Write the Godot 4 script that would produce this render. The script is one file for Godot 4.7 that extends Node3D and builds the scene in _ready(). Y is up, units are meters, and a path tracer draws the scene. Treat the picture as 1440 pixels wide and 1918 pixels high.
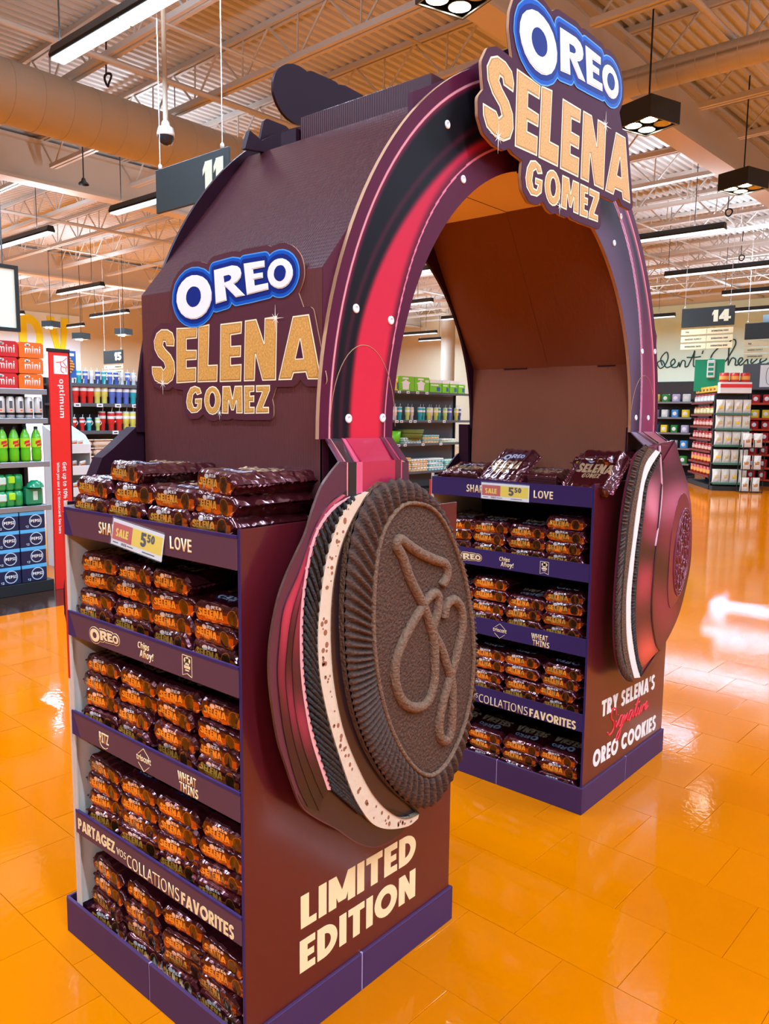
extends Node3D

# ------------------------------------------------------------------ helpers
var taken := {}
var mats := {}
var rng := RandomNumberGenerator.new()
var font_bold: Font
var font_regular: Font
var font_heavy: Font

const SHAPES := {
	"O": [-55,144,-64,127,-79,112,-100,102,-124,97,-150,98,-175,105,-196,117,-210,133,-218,152,-216,172,-207,190,-190,204,-168,214,-143,218,-118,216,-94,209,-74,197,-61,181,-54,163],
	"Oh": [-101,153,-105,145,-112,138,-121,133,-132,131,-142,131,-152,134,-161,140,-167,147,-170,156,-169,165,-165,173,-158,180,-148,185,-138,187,-127,186,-117,183,-109,178,-103,170,-101,162],
	"R": [-42,221,36,225,57,221,69,213,74,201,70,189,57,180,43,176,88,143,51,141,14,168,5,173,11,136,-36,131],
	"Rh": [1,201,23,202,32,198,33,192,26,187,4,184],
	"E": [84,224,166,223,167,206,121,205,123,194,159,194,160,180,125,179,127,164,179,166,181,149,96,143],
	"o": [272,175,267,165,258,156,246,150,232,147,217,148,203,153,191,160,183,170,178,182,178,194,183,204,192,213,205,219,219,221,234,220,248,215,259,208,268,198,272,187],
	"oh": [247,181,245,175,241,170,235,167,228,165,221,166,215,168,209,172,205,177,203,183,204,189,206,195,211,200,216,203,223,204,230,204,237,202,242,198,246,193,248,187],
	"S": [-238,27,-235,46,-244,67,-269,78,-301,80,-326,70,-341,48,-338,23,-320,1,-292,-16,-284,-30,-295,-38,-305,-28,-355,-26,-354,-49,-341,-69,-309,-80,-276,-81,-249,-69,-236,-45,-239,-16,-256,5,-282,22,-294,34,-290,43,-281,42,-277,30],
	"E1": [-224,79,-123,75,-127,44,-176,44,-177,15,-129,13,-131,-15,-178,-15,-179,-35,-133,-35,-135,-77,-230,-79],
	"L": [-119,76,-69,80,-77,-31,-35,-31,-38,-78,-128,-78],
	"E2": [-20,77,72,78,69,46,25,44,25,16,67,16,65,-15,23,-15,23,-34,68,-33,65,-79,-27,-79],
	"N": [84,79,130,80,160,18,163,80,211,82,205,-79,152,-79,126,-12,121,-79,77,-79],
	"A": [269,77,327,78,370,-80,322,-79,315,-62,272,-63,264,-79,214,-79],
	"Ah": [296,19,307,-27,280,-27],
	"G": [-109,-109,-118,-93,-141,-87,-163,-92,-178,-110,-184,-133,-179,-152,-160,-165,-132,-163,-112,-151,-108,-122,-141,-123,-142,-138,-129,-138,-135,-148,-148,-147,-155,-133,-150,-113,-138,-106,-131,-114],
	"O3": [-23,-129,-26,-144,-34,-157,-47,-166,-61,-169,-76,-166,-88,-157,-96,-144,-99,-129,-95,-113,-87,-100,-74,-92,-59,-89,-45,-92,-33,-101,-25,-114],
	"O3h": [-47,-127,-49,-137,-54,-145,-61,-148,-67,-145,-72,-137,-73,-127,-71,-117,-66,-110,-60,-107,-53,-110,-49,-117],
	"M": [-15,-90,19,-90,28,-123,38,-90,70,-90,70,-164,43,-164,44,-131,33,-156,22,-156,11,-131,9,-165,-19,-165],
	"E3": [77,-90,120,-90,119,-107,102,-108,102,-117,119,-116,118,-134,101,-134,101,-146,120,-146,119,-164,76,-165],
	"Z": [126,-90,182,-90,181,-105,155,-146,177,-146,177,-163,124,-164,125,-150,150,-108,126,-108],
	"cup_outline": [247,1489,211,1459,184,1429,156,1376,136,1329,106,1284,74,1235,49,1181,29,1103,24,1031,31,956,49,860,71,797,104,708,131,660,181,614,240,567,295,516,352,473,411,449,491,449,542,475,575,494,654,496,740,583,789,713,807,840,797,973,757,1107,701,1227,628,1342,542,1411,510,1427,505,1479],
	"cup_ring_a": [254,1411,201,1385,156,1330,110,1239,67,1168,53,1098,46,1026,52,950,69,854,104,739,138,668],
	"cup_ring_b": [265,1408,211,1377,163,1321,123,1228,90,1154,73,1069,69,995,79,917,98,830,138,721,174,644],
	"cup_ring_c": [273,1405,219,1371,170,1316,134,1226,106,1151,89,1065,89,990,98,912,122,822,156,737,188,671],
	"cup_white_l": [269,1403,208,1380,154,1320,125,1227,112,1140,110,1061,115,983,129,903,149,824,181,739,201,688],
	"cup_wafer_l": [280,1404,215,1374,163,1319,133,1226,121,1139,120,1058,125,981,139,900,163,819,195,734,217,682],
	"cup_cream_l": [318,1410,280,1399,229,1350,187,1259,166,1150,160,1075,166,996,181,925,206,843,243,744,286,645,334,570,376,526,437,493,509,473,551,478],
	"cup_cream_r": [341,1413,295,1375,251,1317,223,1254,205,1169,202,1066,213,959,243,843,285,747,350,633,418,554,490,502,556,492],
	"cup_rim": [437,1442,380,1435,325,1406,288,1360,260,1290,246,1188,244,1084,255,975,280,870,324,768,383,674,453,590,527,522,594,493,654,502,740,583,789,713,807,840,797,973,757,1107,701,1227,628,1342,542,1411,488,1434],
	"cup_ring": [490,1374,439,1366,390,1329,362,1278,346,1200,341,1092,350,991,370,902,406,806,459,713,524,637,592,594,661,603,721,655,767,733,789,845,782,976,747,1109,702,1208,639,1300,571,1355],
	"cup_rope_a": [620,1134,645,1158,638,1192,584,1213,528,1236,475,1265,440,1284,425,1271,449,1240,485,1173,536,1102,565,1049,590,990,597,922,594,862,567,817,520,813,466,842,432,897,426,956,449,1002,488,1046,532,1085,559,1108,592,1118,608,1101,603,1060,585,1015,620,966,653,903,679,846,684,775,683,712,667,678,640,685,622,724,633,783,656,833,682,883,706,941,725,1000,718,1051,691,1080,666,1084,644,1071,637,1041],
	"far_outline": [2151,1510,2011,1490,1935,1453,1895,1399,1859,1319,1832,1216,1819,1102,1807,976,1805,853,1817,738,1842,646,1889,571,1948,524,2005,504,2090,501,2166,485,2236,525,2323,581,2413,633,2503,708,2572,828,2608,936,2601,1075,2565,1209,2495,1322,2415,1407,2331,1504],
	"far_c1": [2041,1478,1978,1424,1936,1331,1897,1211,1877,1095,1865,967,1860,843,1872,726,1902,633,1963,536],
	"far_c2": [2113,1468,2020,1416,1976,1328,1944,1206,1924,1090,1907,1007,1893,895,1903,778,1923,687,1959,602,2010,518],
	"far_c3": [2158,1458,2065,1397,2011,1326,1985,1203,1958,1086,1947,1001,1936,887,1947,769,1978,675,2025,575,2075,504],
	"far_c4": [2175,1446,2103,1378,2053,1324,2026,1199,2006,1080,1996,994,1989,879,1992,790,2013,697,2047,600,2093,540],
	"far_c5": [2201,1415,2200,1344,2187,1185,2178,1060,2166,971,2159,850,2174,738,2223,628,2275,579],
	"far_cap": [2453,1265,2401,1228,2364,1144,2342,1071,2336,947,2339,833,2370,758,2412,753,2474,785,2540,866,2578,960,2581,1077,2553,1178,2507,1245],
	"far_emboss": [2489,1196,2444,1162,2406,1077,2387,984,2393,888,2428,812,2474,792,2525,849,2565,928,2573,1026,2562,1118,2535,1179],
}

func numbered(called: String) -> String:
	var n: int = taken.get(called, 0)
	taken[called] = n + 1
	return called if n == 0 else "%s_%03d" % [called, n]

func tag(o: Node, label := "", category := "", group := "", kind := "") -> Node:
	if label: o.set_meta("label", label)
	if category: o.set_meta("category", category)
	if group: o.set_meta("group", group)
	if kind: o.set_meta("kind", kind)
	return o

func thing(called: String, label: String, category: String, at := Vector3.ZERO, basis_ := Basis.IDENTITY, group := "") -> Node3D:
	var o := Node3D.new()
	o.name = numbered(called)
	add_child(o)
	o.transform = Transform3D(basis_, at)
	tag(o, label, category, group)
	return o

func structure(called: String, at := Vector3.ZERO) -> Node3D:
	var o := Node3D.new()
	o.name = numbered(called)
	add_child(o)
	o.position = at
	o.set_meta("kind", "structure")
	return o

func put(mesh: Mesh, called: String, parent: Node, m: Material = null, xf := Transform3D.IDENTITY) -> MeshInstance3D:
	var o := MeshInstance3D.new()
	o.name = called if parent != self else numbered(called)
	o.mesh = mesh
	if m: o.material_override = m
	o.transform = xf
	o.cast_shadow = GeometryInstance3D.SHADOW_CASTING_SETTING_ON
	parent.add_child(o, true)
	return o

func dup(o: Node3D, at: Vector3, basis_: Basis, label: String, group: String, category := "") -> Node3D:
	var c: Node3D = o.duplicate()
	var base: String = o.get_meta("stem")
	c.name = numbered(base)
	add_child(c)
	c.transform = Transform3D(basis_, at)
	c.set_meta("label", label)
	c.set_meta("group", group)
	if category: c.set_meta("category", category)
	return c

func begin(smooth := false) -> SurfaceTool:
	var st := SurfaceTool.new()
	st.begin(Mesh.PRIMITIVE_TRIANGLES)
	st.set_smooth_group(0 if smooth else -1)
	return st

func done(st: SurfaceTool) -> ArrayMesh:
	st.generate_normals()
	return st.commit()

# corners counter-clockwise seen from outside
func tri(st: SurfaceTool, a: Vector3, b: Vector3, c: Vector3) -> void:
	st.add_vertex(a); st.add_vertex(c); st.add_vertex(b)

func quad(st: SurfaceTool, a: Vector3, b: Vector3, c: Vector3, d: Vector3) -> void:
	tri(st, a, b, c); tri(st, a, c, d)

func quad_uv(st: SurfaceTool, p: Array, uv: Array) -> void:
	for k in [0, 2, 1, 0, 3, 2]:
		st.set_uv(uv[k]); st.add_vertex(p[k])

func box(st: SurfaceTool, lo: Vector3, hi: Vector3, xf := Transform3D.IDENTITY) -> void:
	var p := []
	for k in 8:
		p.append(xf * Vector3(hi.x if k & 1 else lo.x, hi.y if k & 2 else lo.y, hi.z if k & 4 else lo.z))
	quad(st, p[4], p[5], p[7], p[6]); quad(st, p[1], p[0], p[2], p[3])
	quad(st, p[5], p[1], p[3], p[7]); quad(st, p[0], p[4], p[6], p[2])
	quad(st, p[6], p[7], p[3], p[2]); quad(st, p[0], p[1], p[5], p[4])

func chamfer_box(st: SurfaceTool, lo: Vector3, hi: Vector3, r: float, xf := Transform3D.IDENTITY) -> void:
	# a box with every edge cut by r
	var c := (lo + hi) / 2.0
	var h := (hi - lo) / 2.0
	var corner := func(sx: float, sy: float, sz: float, a: int) -> Vector3:
		var v := Vector3(sx * h.x, sy * h.y, sz * h.z)
		for k in 3:
			if k != a: v[k] -= signf(v[k]) * r
		return xf * (c + v)
	for a in 3:
		var b := (a + 1) % 3
		var d := (a + 2) % 3
		for s in [-1.0, 1.0]:
			var pts := []
			for q in [[-1.0, -1.0], [1.0, -1.0], [1.0, 1.0], [-1.0, 1.0]]:
				var sg := Vector3.ZERO
				sg[a] = s; sg[b] = q[0]; sg[d] = q[1]
				pts.append(corner.call(sg.x, sg.y, sg.z, a))
			if s < 0.0: pts.reverse()
			quad(st, pts[0], pts[1], pts[2], pts[3])
			for s2 in [-1.0, 1.0]:
				var e := []
				for q in [[a, -1.0], [a, 1.0], [b, 1.0], [b, -1.0]]:
					var sg := Vector3.ZERO
					sg[a] = s; sg[b] = s2; sg[d] = q[1]
					e.append(corner.call(sg.x, sg.y, sg.z, q[0]))
				if s * s2 > 0.0: e.reverse()
				quad(st, e[0], e[1], e[2], e[3])
	for sx in [-1.0, 1.0]:
		for sy in [-1.0, 1.0]:
			for sz in [-1.0, 1.0]:
				var t := [corner.call(sx, sy, sz, 0), corner.call(sx, sy, sz, 1), corner.call(sx, sy, sz, 2)]
				if sx * sy * sz < 0.0: t.reverse()
				tri(st, t[0], t[1], t[2])

# a polygon pulled along +z from z0 to z1
func prism(st: SurfaceTool, poly: PackedVector2Array, z0: float, z1: float, xf := Transform3D.IDENTITY) -> void:
	var p := poly.duplicate()
	if Geometry2D.is_polygon_clockwise(p): p.reverse()
	var idx := Geometry2D.triangulate_polygon(p)
	for k in range(0, idx.size(), 3):
		var a := p[idx[k]]; var b := p[idx[k + 1]]; var c := p[idx[k + 2]]
		if (b - a).cross(c - a) < 0.0:
			var s := b; b = c; c = s
		tri(st, xf * Vector3(a.x, a.y, z1), xf * Vector3(b.x, b.y, z1), xf * Vector3(c.x, c.y, z1))
		tri(st, xf * Vector3(a.x, a.y, z0), xf * Vector3(c.x, c.y, z0), xf * Vector3(b.x, b.y, z0))
	for k in p.size():
		var a := p[k]; var b := p[(k + 1) % p.size()]
		quad(st, xf * Vector3(a.x, a.y, z0), xf * Vector3(b.x, b.y, z0), xf * Vector3(b.x, b.y, z1), xf * Vector3(a.x, a.y, z1))

func tube(st: SurfaceTool, path: PackedVector3Array, r: float, sides := 8, closed := false, flat := 1.0) -> void:
	var n := path.size()
	var rings := []
	var up := Vector3.UP
	for i in n:
		var a := path[(i - 1 + n) % n] if closed or i > 0 else path[i]
		var b := path[(i + 1) % n] if closed or i < n - 1 else path[i]
		var t := (b - a).normalized()
		if i == 0:
			up = Vector3.UP if absf(t.y) < 0.9 else Vector3.RIGHT
		var s := t.cross(up).normalized()
		up = s.cross(t).normalized()
		var ring := PackedVector3Array()
		for k in sides:
			var w := TAU * k / sides
			ring.append(path[i] + (s * cos(w) + up * sin(w) * flat) * r)
		rings.append(ring)
	for i in (n if closed else n - 1):
		for k in sides:
			var q := (k + 1) % sides
			quad(st, rings[i][q], rings[i][k], rings[(i + 1) % n][k], rings[(i + 1) % n][q])
	if not closed:
		for k in range(1, sides - 1):
			tri(st, rings[0][0], rings[0][k], rings[0][k + 1])
			tri(st, rings[n - 1][0], rings[n - 1][k + 1], rings[n - 1][k])

func bar(st: SurfaceTool, a: Vector3, b: Vector3, r: float, sides := 6) -> void:
	tube(st, PackedVector3Array([a, b]), r, sides)

func lathe(st: SurfaceTool, prof: Array, seg := 16, xf := Transform3D.IDENTITY) -> void:
	for i in prof.size() - 1:
		for k in seg:
			var a := TAU * k / seg; var b := TAU * (k + 1) / seg
			var p: Vector2 = prof[i]; var q: Vector2 = prof[i + 1]
			var v0 := xf * Vector3(p.x * cos(a), p.y, -p.x * sin(a)); var v1 := xf * Vector3(p.x * cos(b), p.y, -p.x * sin(b))
			var v2 := xf * Vector3(q.x * cos(b), q.y, -q.x * sin(b)); var v3 := xf * Vector3(q.x * cos(a), q.y, -q.x * sin(a))
			if p.x < 1e-6: tri(st, v0, v2, v3)
			elif q.x < 1e-6: tri(st, v0, v1, v2)
			else: quad(st, v0, v1, v2, v3)

func poly2(a: Array, k := 0.001) -> PackedVector2Array:
	var p := PackedVector2Array()
	for i in range(0, a.size(), 2): p.append(Vector2(a[i], a[i + 1]) * k)
	return p

func shape(called: String) -> PackedVector2Array:
	return poly2(SHAPES[called])

# Catmull-Rom through the points
func smooth_line(p: PackedVector2Array, steps := 5, closed := false) -> PackedVector2Array:
	var o := PackedVector2Array()
	var n := p.size()
	for i in (n if closed else n - 1):
		var a := p[(i - 1 + n) % n] if closed or i > 0 else p[i]
		var b := p[i]
		var c := p[(i + 1) % n]
		var d := p[(i + 2) % n] if closed or i < n - 2 else c
		for k in steps:
			o.append(b.cubic_interpolate(c, a, d, float(k) / steps))
	if not closed: o.append(p[n - 1])
	return o

func ellipse(cx: float, cy: float, a: float, b: float, n := 32, from := 0.0, to := TAU) -> PackedVector2Array:
	var p := PackedVector2Array()
	var whole := is_equal_approx(to - from, TAU)
	for k in (n if whole else n + 1):
		var w := from + (to - from) * k / n
		p.append(Vector2(cx + a * cos(w), cy + b * sin(w)))
	return p

func rect2(x0: float, y0: float, x1: float, y1: float) -> PackedVector2Array:
	return PackedVector2Array([Vector2(x0, y0), Vector2(x1, y0), Vector2(x1, y1), Vector2(x0, y1)])

func grown(p: PackedVector2Array, d: float) -> PackedVector2Array:
	var best := PackedVector2Array()
	for q in Geometry2D.offset_polygon(p, d * 1000.0 / 1000.0, Geometry2D.JOIN_ROUND if d > 0.0 else Geometry2D.JOIN_MITER):
		if not Geometry2D.is_polygon_clockwise(q) and q.size() > best.size(): best = q
	return best

# the outlines, grown by d and merged where they touch; holes closed
func merged(list: Array, d: float) -> Array:
	var out := []
	for p: PackedVector2Array in list:
		var mm := PackedVector2Array()
		for v in p: mm.append(v * 1000.0)
		if Geometry2D.is_polygon_clockwise(mm): mm.reverse()
		var cur := PackedVector2Array()
		for q in Geometry2D.offset_polygon(mm, d * 1000.0, Geometry2D.JOIN_ROUND):
			if q.size() > cur.size(): cur = q
		var rest := []
		for o: PackedVector2Array in out:
			var outer := []
			for q in Geometry2D.merge_polygons(cur, o):
				if not Geometry2D.is_polygon_clockwise(q): outer.append(q)
			if outer.size() == 1: cur = outer[0]
			else: rest.append(o)
		rest.append(cur)
		out = rest
	var res := []
	for o: PackedVector2Array in out:
		var p := PackedVector2Array()
		for v in o: p.append(v / 1000.0)
		res.append(p)
	return res

func inset(p: PackedVector2Array, d: float) -> PackedVector2Array:
	var mm := PackedVector2Array()
	for v in p: mm.append(v * 1000.0)
	if Geometry2D.is_polygon_clockwise(mm): mm.reverse()
	var best := PackedVector2Array()
	for q in Geometry2D.offset_polygon(mm, -d * 1000.0, Geometry2D.JOIN_MITER):
		if q.size() > best.size(): best = q
	var o := PackedVector2Array()
	for v in best: o.append(v / 1000.0)
	return o

# ------------------------------------------------------------------ materials
func col(r: int, g: int, b: int) -> Color:
	return Color(r / 255.0, g / 255.0, b / 255.0)

func mat(key: String, c: Color, rough := 0.6, metal := 0.0, coat := 0.0) -> StandardMaterial3D:
	if mats.has(key): return mats[key]
	var m := StandardMaterial3D.new()
	m.resource_name = key
	m.albedo_color = c
	m.roughness = rough
	m.metallic = metal
	if coat > 0.0:
		m.clearcoat_enabled = true
		m.clearcoat = coat
		m.clearcoat_roughness = 0.12
	mats[key] = m
	return m

func glow(key: String, c: Color, power: float) -> StandardMaterial3D:
	if mats.has(key): return mats[key]
	var m := mat(key, c, 0.5)
	m.emission_enabled = true
	m.emission = c
	m.emission_energy_multiplier = power
	return m

func noise_tex(freq: float, size := 256, ramp: Gradient = null, octaves := 4, kind := FastNoiseLite.TYPE_SIMPLEX_SMOOTH, sd := 3) -> NoiseTexture2D:
	var n := FastNoiseLite.new()
	n.seed = sd
	n.noise_type = kind
	n.frequency = freq
	n.fractal_octaves = octaves
	var t := NoiseTexture2D.new()
	t.width = size; t.height = size
	t.seamless = true
	t.noise = n
	if ramp: t.color_ramp = ramp
	return t

func ramp2(a: Color, b: Color) -> Gradient:
	var g := Gradient.new()
	g.set_color(0, a); g.set_color(1, b)
	return g

func relief(m: StandardMaterial3D, t: Texture2D, depth: float, scale := 1.0, world := false) -> void:
	m.heightmap_enabled = true
	m.heightmap_texture = t
	m.heightmap_scale = depth
	m.uv1_triplanar = true
	m.uv1_world_triplanar = world
	m.uv1_scale = Vector3.ONE * scale

# ------------------------------------------------------------------ writing
# text as a mesh: baseline-left corner at the origin, cap height h, as wide as w (0: natural), d thick towards +z
func text_mesh(s: String, h: float, w := 0.0, d := 0.001, font: Font = null, xf := Transform3D.IDENTITY, slant := 0.0) -> ArrayMesh:
	var t := TextMesh.new()
	t.text = s
	t.font = font if font else font_bold
	t.font_size = 48
	t.pixel_size = 0.01
	t.depth = 0.1
	t.curve_step = 2.0
	t.horizontal_alignment = HORIZONTAL_ALIGNMENT_LEFT
	var arr := t.get_mesh_arrays() if t.get_surface_count() == 0 else t.surface_get_arrays(0)
	var v: PackedVector3Array = arr[Mesh.ARRAY_VERTEX]
	var cap := TextMesh.new()
	cap.text = "H"; cap.font = t.font; cap.font_size = 48; cap.pixel_size = 0.01; cap.depth = 0.0; cap.horizontal_alignment = HORIZONTAL_ALIGNMENT_LEFT
	var cv: PackedVector3Array = cap.surface_get_arrays(0)[Mesh.ARRAY_VERTEX]
	var lo := 1e9; var hi := -1e9
	for p in cv: lo = minf(lo, p.y); hi = maxf(hi, p.y)
	var x0 := 1e9; var x1 := -1e9
	var y0 := 1e9
	for p in v: x0 = minf(x0, p.x); x1 = maxf(x1, p.x); y0 = minf(y0, p.y)
	var ky := h / (hi - lo)
	var kx := w / (x1 - x0) if w > 0.0 else ky
	# a text without descenders sits on its lowest point, one with them on the line of the capitals
	var base := lo
	if cv.size() and v.size(): base = maxf(y0, lo) if y0 > lo - 0.02 else lo
	for i in v.size():
		var p := Vector3((v[i].x - x0) * kx, (v[i].y - base) * ky, (v[i].z + 0.05) * 10.0 * d)
		p.x += p.y * slant
		v[i] = xf * p
	arr[Mesh.ARRAY_VERTEX] = v
	arr[Mesh.ARRAY_TANGENT] = null
	arr[Mesh.ARRAY_TEX_UV] = null
	var am := ArrayMesh.new()
	am.add_surface_from_arrays(Mesh.PRIMITIVE_TRIANGLES, arr)
	var st := SurfaceTool.new()
	st.create_from(am, 0)
	st.deindex()
	st.set_smooth_group(-1)
	st.generate_normals()
	return st.commit()

# ------------------------------------------------------------------ print on an Image
func fill_poly(img: Image, pts: PackedVector2Array, c: Color) -> void:
	var lo := 1e9; var hi := -1e9
	for p in pts: lo = minf(lo, p.y); hi = maxf(hi, p.y)
	for y in range(maxi(0, int(floor(lo))), mini(img.get_height(), int(ceil(hi)))):
		var yy := y + 0.5
		var xs := []
		for k in pts.size():
			var a := pts[k]; var b := pts[(k + 1) % pts.size()]
			if (a.y <= yy) != (b.y <= yy): xs.append(a.x + (yy - a.y) / (b.y - a.y) * (b.x - a.x))
		xs.sort()
		for k in range(0, xs.size() - 1, 2):
			var x0 := int(round(xs[k])); var x1 := int(round(xs[k + 1]))
			if x1 > x0: img.fill_rect(Rect2i(x0, y, x1 - x0, 1), c)

func stamp(img: Image, glyphs: Array, at: Vector2, k: Vector2, c: Color, grow := 0.0) -> void:
	for g: String in glyphs:
		var p := shape(g)
		if grow != 0.0: p = merged([p], grow)[0]
		var q := PackedVector2Array()
		for v in p: q.append(at + Vector2(v.x * k.x, -v.y * k.y))
		fill_poly(img, q, c)

# heavy block capitals built from pieces: every letter is a list of outlines in a box 1 high
func arc_band(cx: float, cy: float, ax: float, ay: float, t: float, from: float, to: float, n := 14) -> Array:
	var out := []
	for k in n:
		var a := from + (to - from) * k / n
		var b := from + (to - from) * (k + 1) / n
		out.append(PackedVector2Array([Vector2(cx + ax * cos(a), cy + ay * sin(a)), Vector2(cx + ax * cos(b), cy + ay * sin(b)), Vector2(cx + (ax - t) * cos(b), cy + (ay - t) * sin(b)), Vector2(cx + (ax - t) * cos(a), cy + (ay - t) * sin(a))]))
	return out

func block_letter(c: String, t: float) -> Array:
	# [width, outlines]
	var h := PI / 2
	var u := t * 0.82
	match c:
		"L": return [0.52, [rect2(0, 0, t, 1), rect2(0, 0, 0.52, u)]]
		"I": return [t, [rect2(0, 0, t, 1)]]
		"T": return [0.64, [rect2(0.32 - t / 2, 0, 0.32 + t / 2, 1), rect2(0, 1 - u, 0.64, 1)]]
		"E": return [0.54, [rect2(0, 0, t, 1), rect2(0, 0, 0.54, u), rect2(0, 1 - u, 0.54, 1), rect2(0, 0.5 - u * 0.46, 0.50, 0.5 + u * 0.46)]]
		"F": return [0.52, [rect2(0, 0, t, 1), rect2(0, 1 - u, 0.52, 1), rect2(0, 0.42, 0.48, 0.42 + u)]]
		"D": return [0.74, [rect2(0, 0, t, 1), rect2(0, 0, 0.24, u), rect2(0, 1 - u, 0.24, 1)] + arc_band(0.24, 0.5, 0.5, 0.5, t * 0.9, -h, h)]
		"O": return [0.98, arc_band(0.49, 0.5, 0.49, 0.52, t, 0, TAU, 26)]
		"C": return [0.86, arc_band(0.49, 0.5, 0.49, 0.52, t, 0.72, TAU - 0.72, 22)]
		"G": return [0.92, arc_band(0.49, 0.5, 0.49, 0.52, t, 0.72, TAU - 0.45, 22) + [rect2(0.5, 0.36, 0.92, 0.36 + u * 0.9), rect2(0.92 - t, 0.14, 0.92, 0.5)]]
		"P": return [0.62, [rect2(0, 0, t, 1), rect2(0, 1 - u, 0.32, 1), rect2(0, 0.34, 0.32, 0.34 + u)] + arc_band(0.30, 0.67, 0.32, 0.33, t * 0.9, -h, h)]
		"R": return [0.66, [rect2(0, 0, t, 1), rect2(0, 1 - u, 0.32, 1), rect2(0, 0.36, 0.32, 0.36 + u), PackedVector2Array([Vector2(0.66, 0), Vector2(0.40, 0.46), Vector2(0.20, 0.46), Vector2(0.66 - t * 1.2, 0)])] + arc_band(0.30, 0.68, 0.32, 0.32, t * 0.9, -h, h)]
		"A": return [0.84, [PackedVector2Array([Vector2(0, 0), Vector2(0.42 - t * 0.55, 1), Vector2(0.42 + t * 0.3, 1), Vector2(t * 1.08, 0)]), PackedVector2Array([Vector2(0.84, 0), Vector2(0.42 + t * 0.55, 1), Vector2(0.42 - t * 0.3, 1), Vector2(0.84 - t * 1.08, 0)]), rect2(0.2, 0.16, 0.64, 0.16 + u * 0.8)]]
		"V": return [0.80, [PackedVector2Array([Vector2(0, 1), Vector2(0.40 - t * 0.55, 0), Vector2(0.40 + t * 0.35, 0), Vector2(t * 1.08, 1)]), PackedVector2Array([Vector2(0.80, 1), Vector2(0.40 + t * 0.55, 0), Vector2(0.40 - t * 0.35, 0), Vector2(0.80 - t * 1.08, 1)])]]
		"N": return [0.76, [rect2(0, 0, t, 1), rect2(0.76 - t, 0, 0.76, 1), PackedVector2Array([Vector2(0, 1), Vector2(0.76 - t, 0), Vector2(0.76, 0), Vector2(t, 1)])]]
		"M": return [0.96, [rect2(0, 0, t, 1), rect2(0.96 - t, 0, 0.96, 1), PackedVector2Array([Vector2(0, 1), Vector2(0.48 - t * 0.5, 0.12), Vector2(0.48 + t * 0.5, 0.12), Vector2(t, 1)]), PackedVector2Array([Vector2(0.96, 1), Vector2(0.48 + t * 0.5, 0.12), Vector2(0.48 - t * 0.5, 0.12), Vector2(0.96 - t, 1)])]]
		"K": return [0.70, [rect2(0, 0, t, 1), PackedVector2Array([Vector2(0.70, 1), Vector2(0.70 - t * 1.25, 1), Vector2(t * 0.6, 0.46), Vector2(t * 1.3, 0.32)]), PackedVector2Array([Vector2(0.70, 0), Vector2(0.70 - t * 1.25, 0), Vector2(t * 0.8, 0.46), Vector2(t * 1.4, 0.66)])]]
		"Y": return [0.74, [rect2(0.37 - t / 2, 0, 0.37 + t / 2, 0.46), PackedVector2Array([Vector2(0, 1), Vector2(0.37 - t / 2, 0.38), Vector2(0.37 + t / 2, 0.38), Vector2(t * 1.15, 1)]), PackedVector2Array([Vector2(0.74, 1), Vector2(0.37 + t / 2, 0.38), Vector2(0.37 - t / 2, 0.38), Vector2(0.74 - t * 1.15, 1)])]]
		"Z": return [0.60, [rect2(0, 0, 0.60, u), rect2(0, 1 - u, 0.60, 1), PackedVector2Array([Vector2(0, u * 0.8), Vector2(0.60 - t * 1.1, 1 - u * 0.8), Vector2(0.60, 1 - u * 0.8), Vector2(t * 1.1, u * 0.8)])]]
		"S": return [0.58, arc_band(0.29, 0.735, 0.29, 0.285, t * 0.92, 0.35, PI * 1.5, 14) + arc_band(0.29, 0.265, 0.29, 0.285, t * 0.92, -PI + 0.35, h, 14)]
		"1": return [0.40, [rect2(0.40 - t, 0, 0.40, 1), PackedVector2Array([Vector2(0.42 - t, 1), Vector2(0.0, 0.74), Vector2(0.0, 0.52), Vector2(0.42 - t, 0.70)])]]
		"4": return [0.78, [rect2(0.62 - t, 0, 0.62, 1), rect2(0, 0.18, 0.78, 0.18 + u * 0.85), PackedVector2Array([Vector2(0.0, 0.18), Vector2(0.0, 0.40), Vector2(0.64 - t, 1.0), Vector2(0.64 - t, 0.62), Vector2(0.26, 0.30), Vector2(0.26, 0.18)])]]
		"5": return [0.60, [rect2(0, 1 - u, 0.56, 1), rect2(0, 0.46, t * 0.9, 1), rect2(0, 0.46, 0.28, 0.46 + u * 0.9)] + arc_band(0.26, 0.335, 0.34, 0.335, t * 0.92, -PI + 0.3, h, 14)]
		"0": return [0.68, arc_band(0.34, 0.5, 0.34, 0.51, t, 0, TAU, 24)]
		"'": return [t * 0.8, [PackedVector2Array([Vector2(0, 0.66), Vector2(t * 0.1, 1), Vector2(t * 0.8, 1), Vector2(t * 0.35, 0.66)])]]
	return [0.3, []]

func block_text(s: String, h: float, w: float, d: float, xf: Transform3D, t := 0.27) -> ArrayMesh:
	var x := 0.0
	var list := []
	for c in s:
		var l := block_letter(c, t)
		for p: PackedVector2Array in l[1]:
			var q := PackedVector2Array()
			for v in p: q.append(Vector2(v.x + x, v.y))
			list.append(q)
		x += l[0] + 0.075
	var kx := w / (x - 0.075)
	var st := begin()
	var n := 0
	for q: PackedVector2Array in list:
		var p := PackedVector2Array()
		for v in q: p.append(Vector2(v.x * kx, v.y * h))
		prism(st, p, 0.0, d + 0.00004 * (n % 7), xf)
		n += 1
	return done(st)

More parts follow.
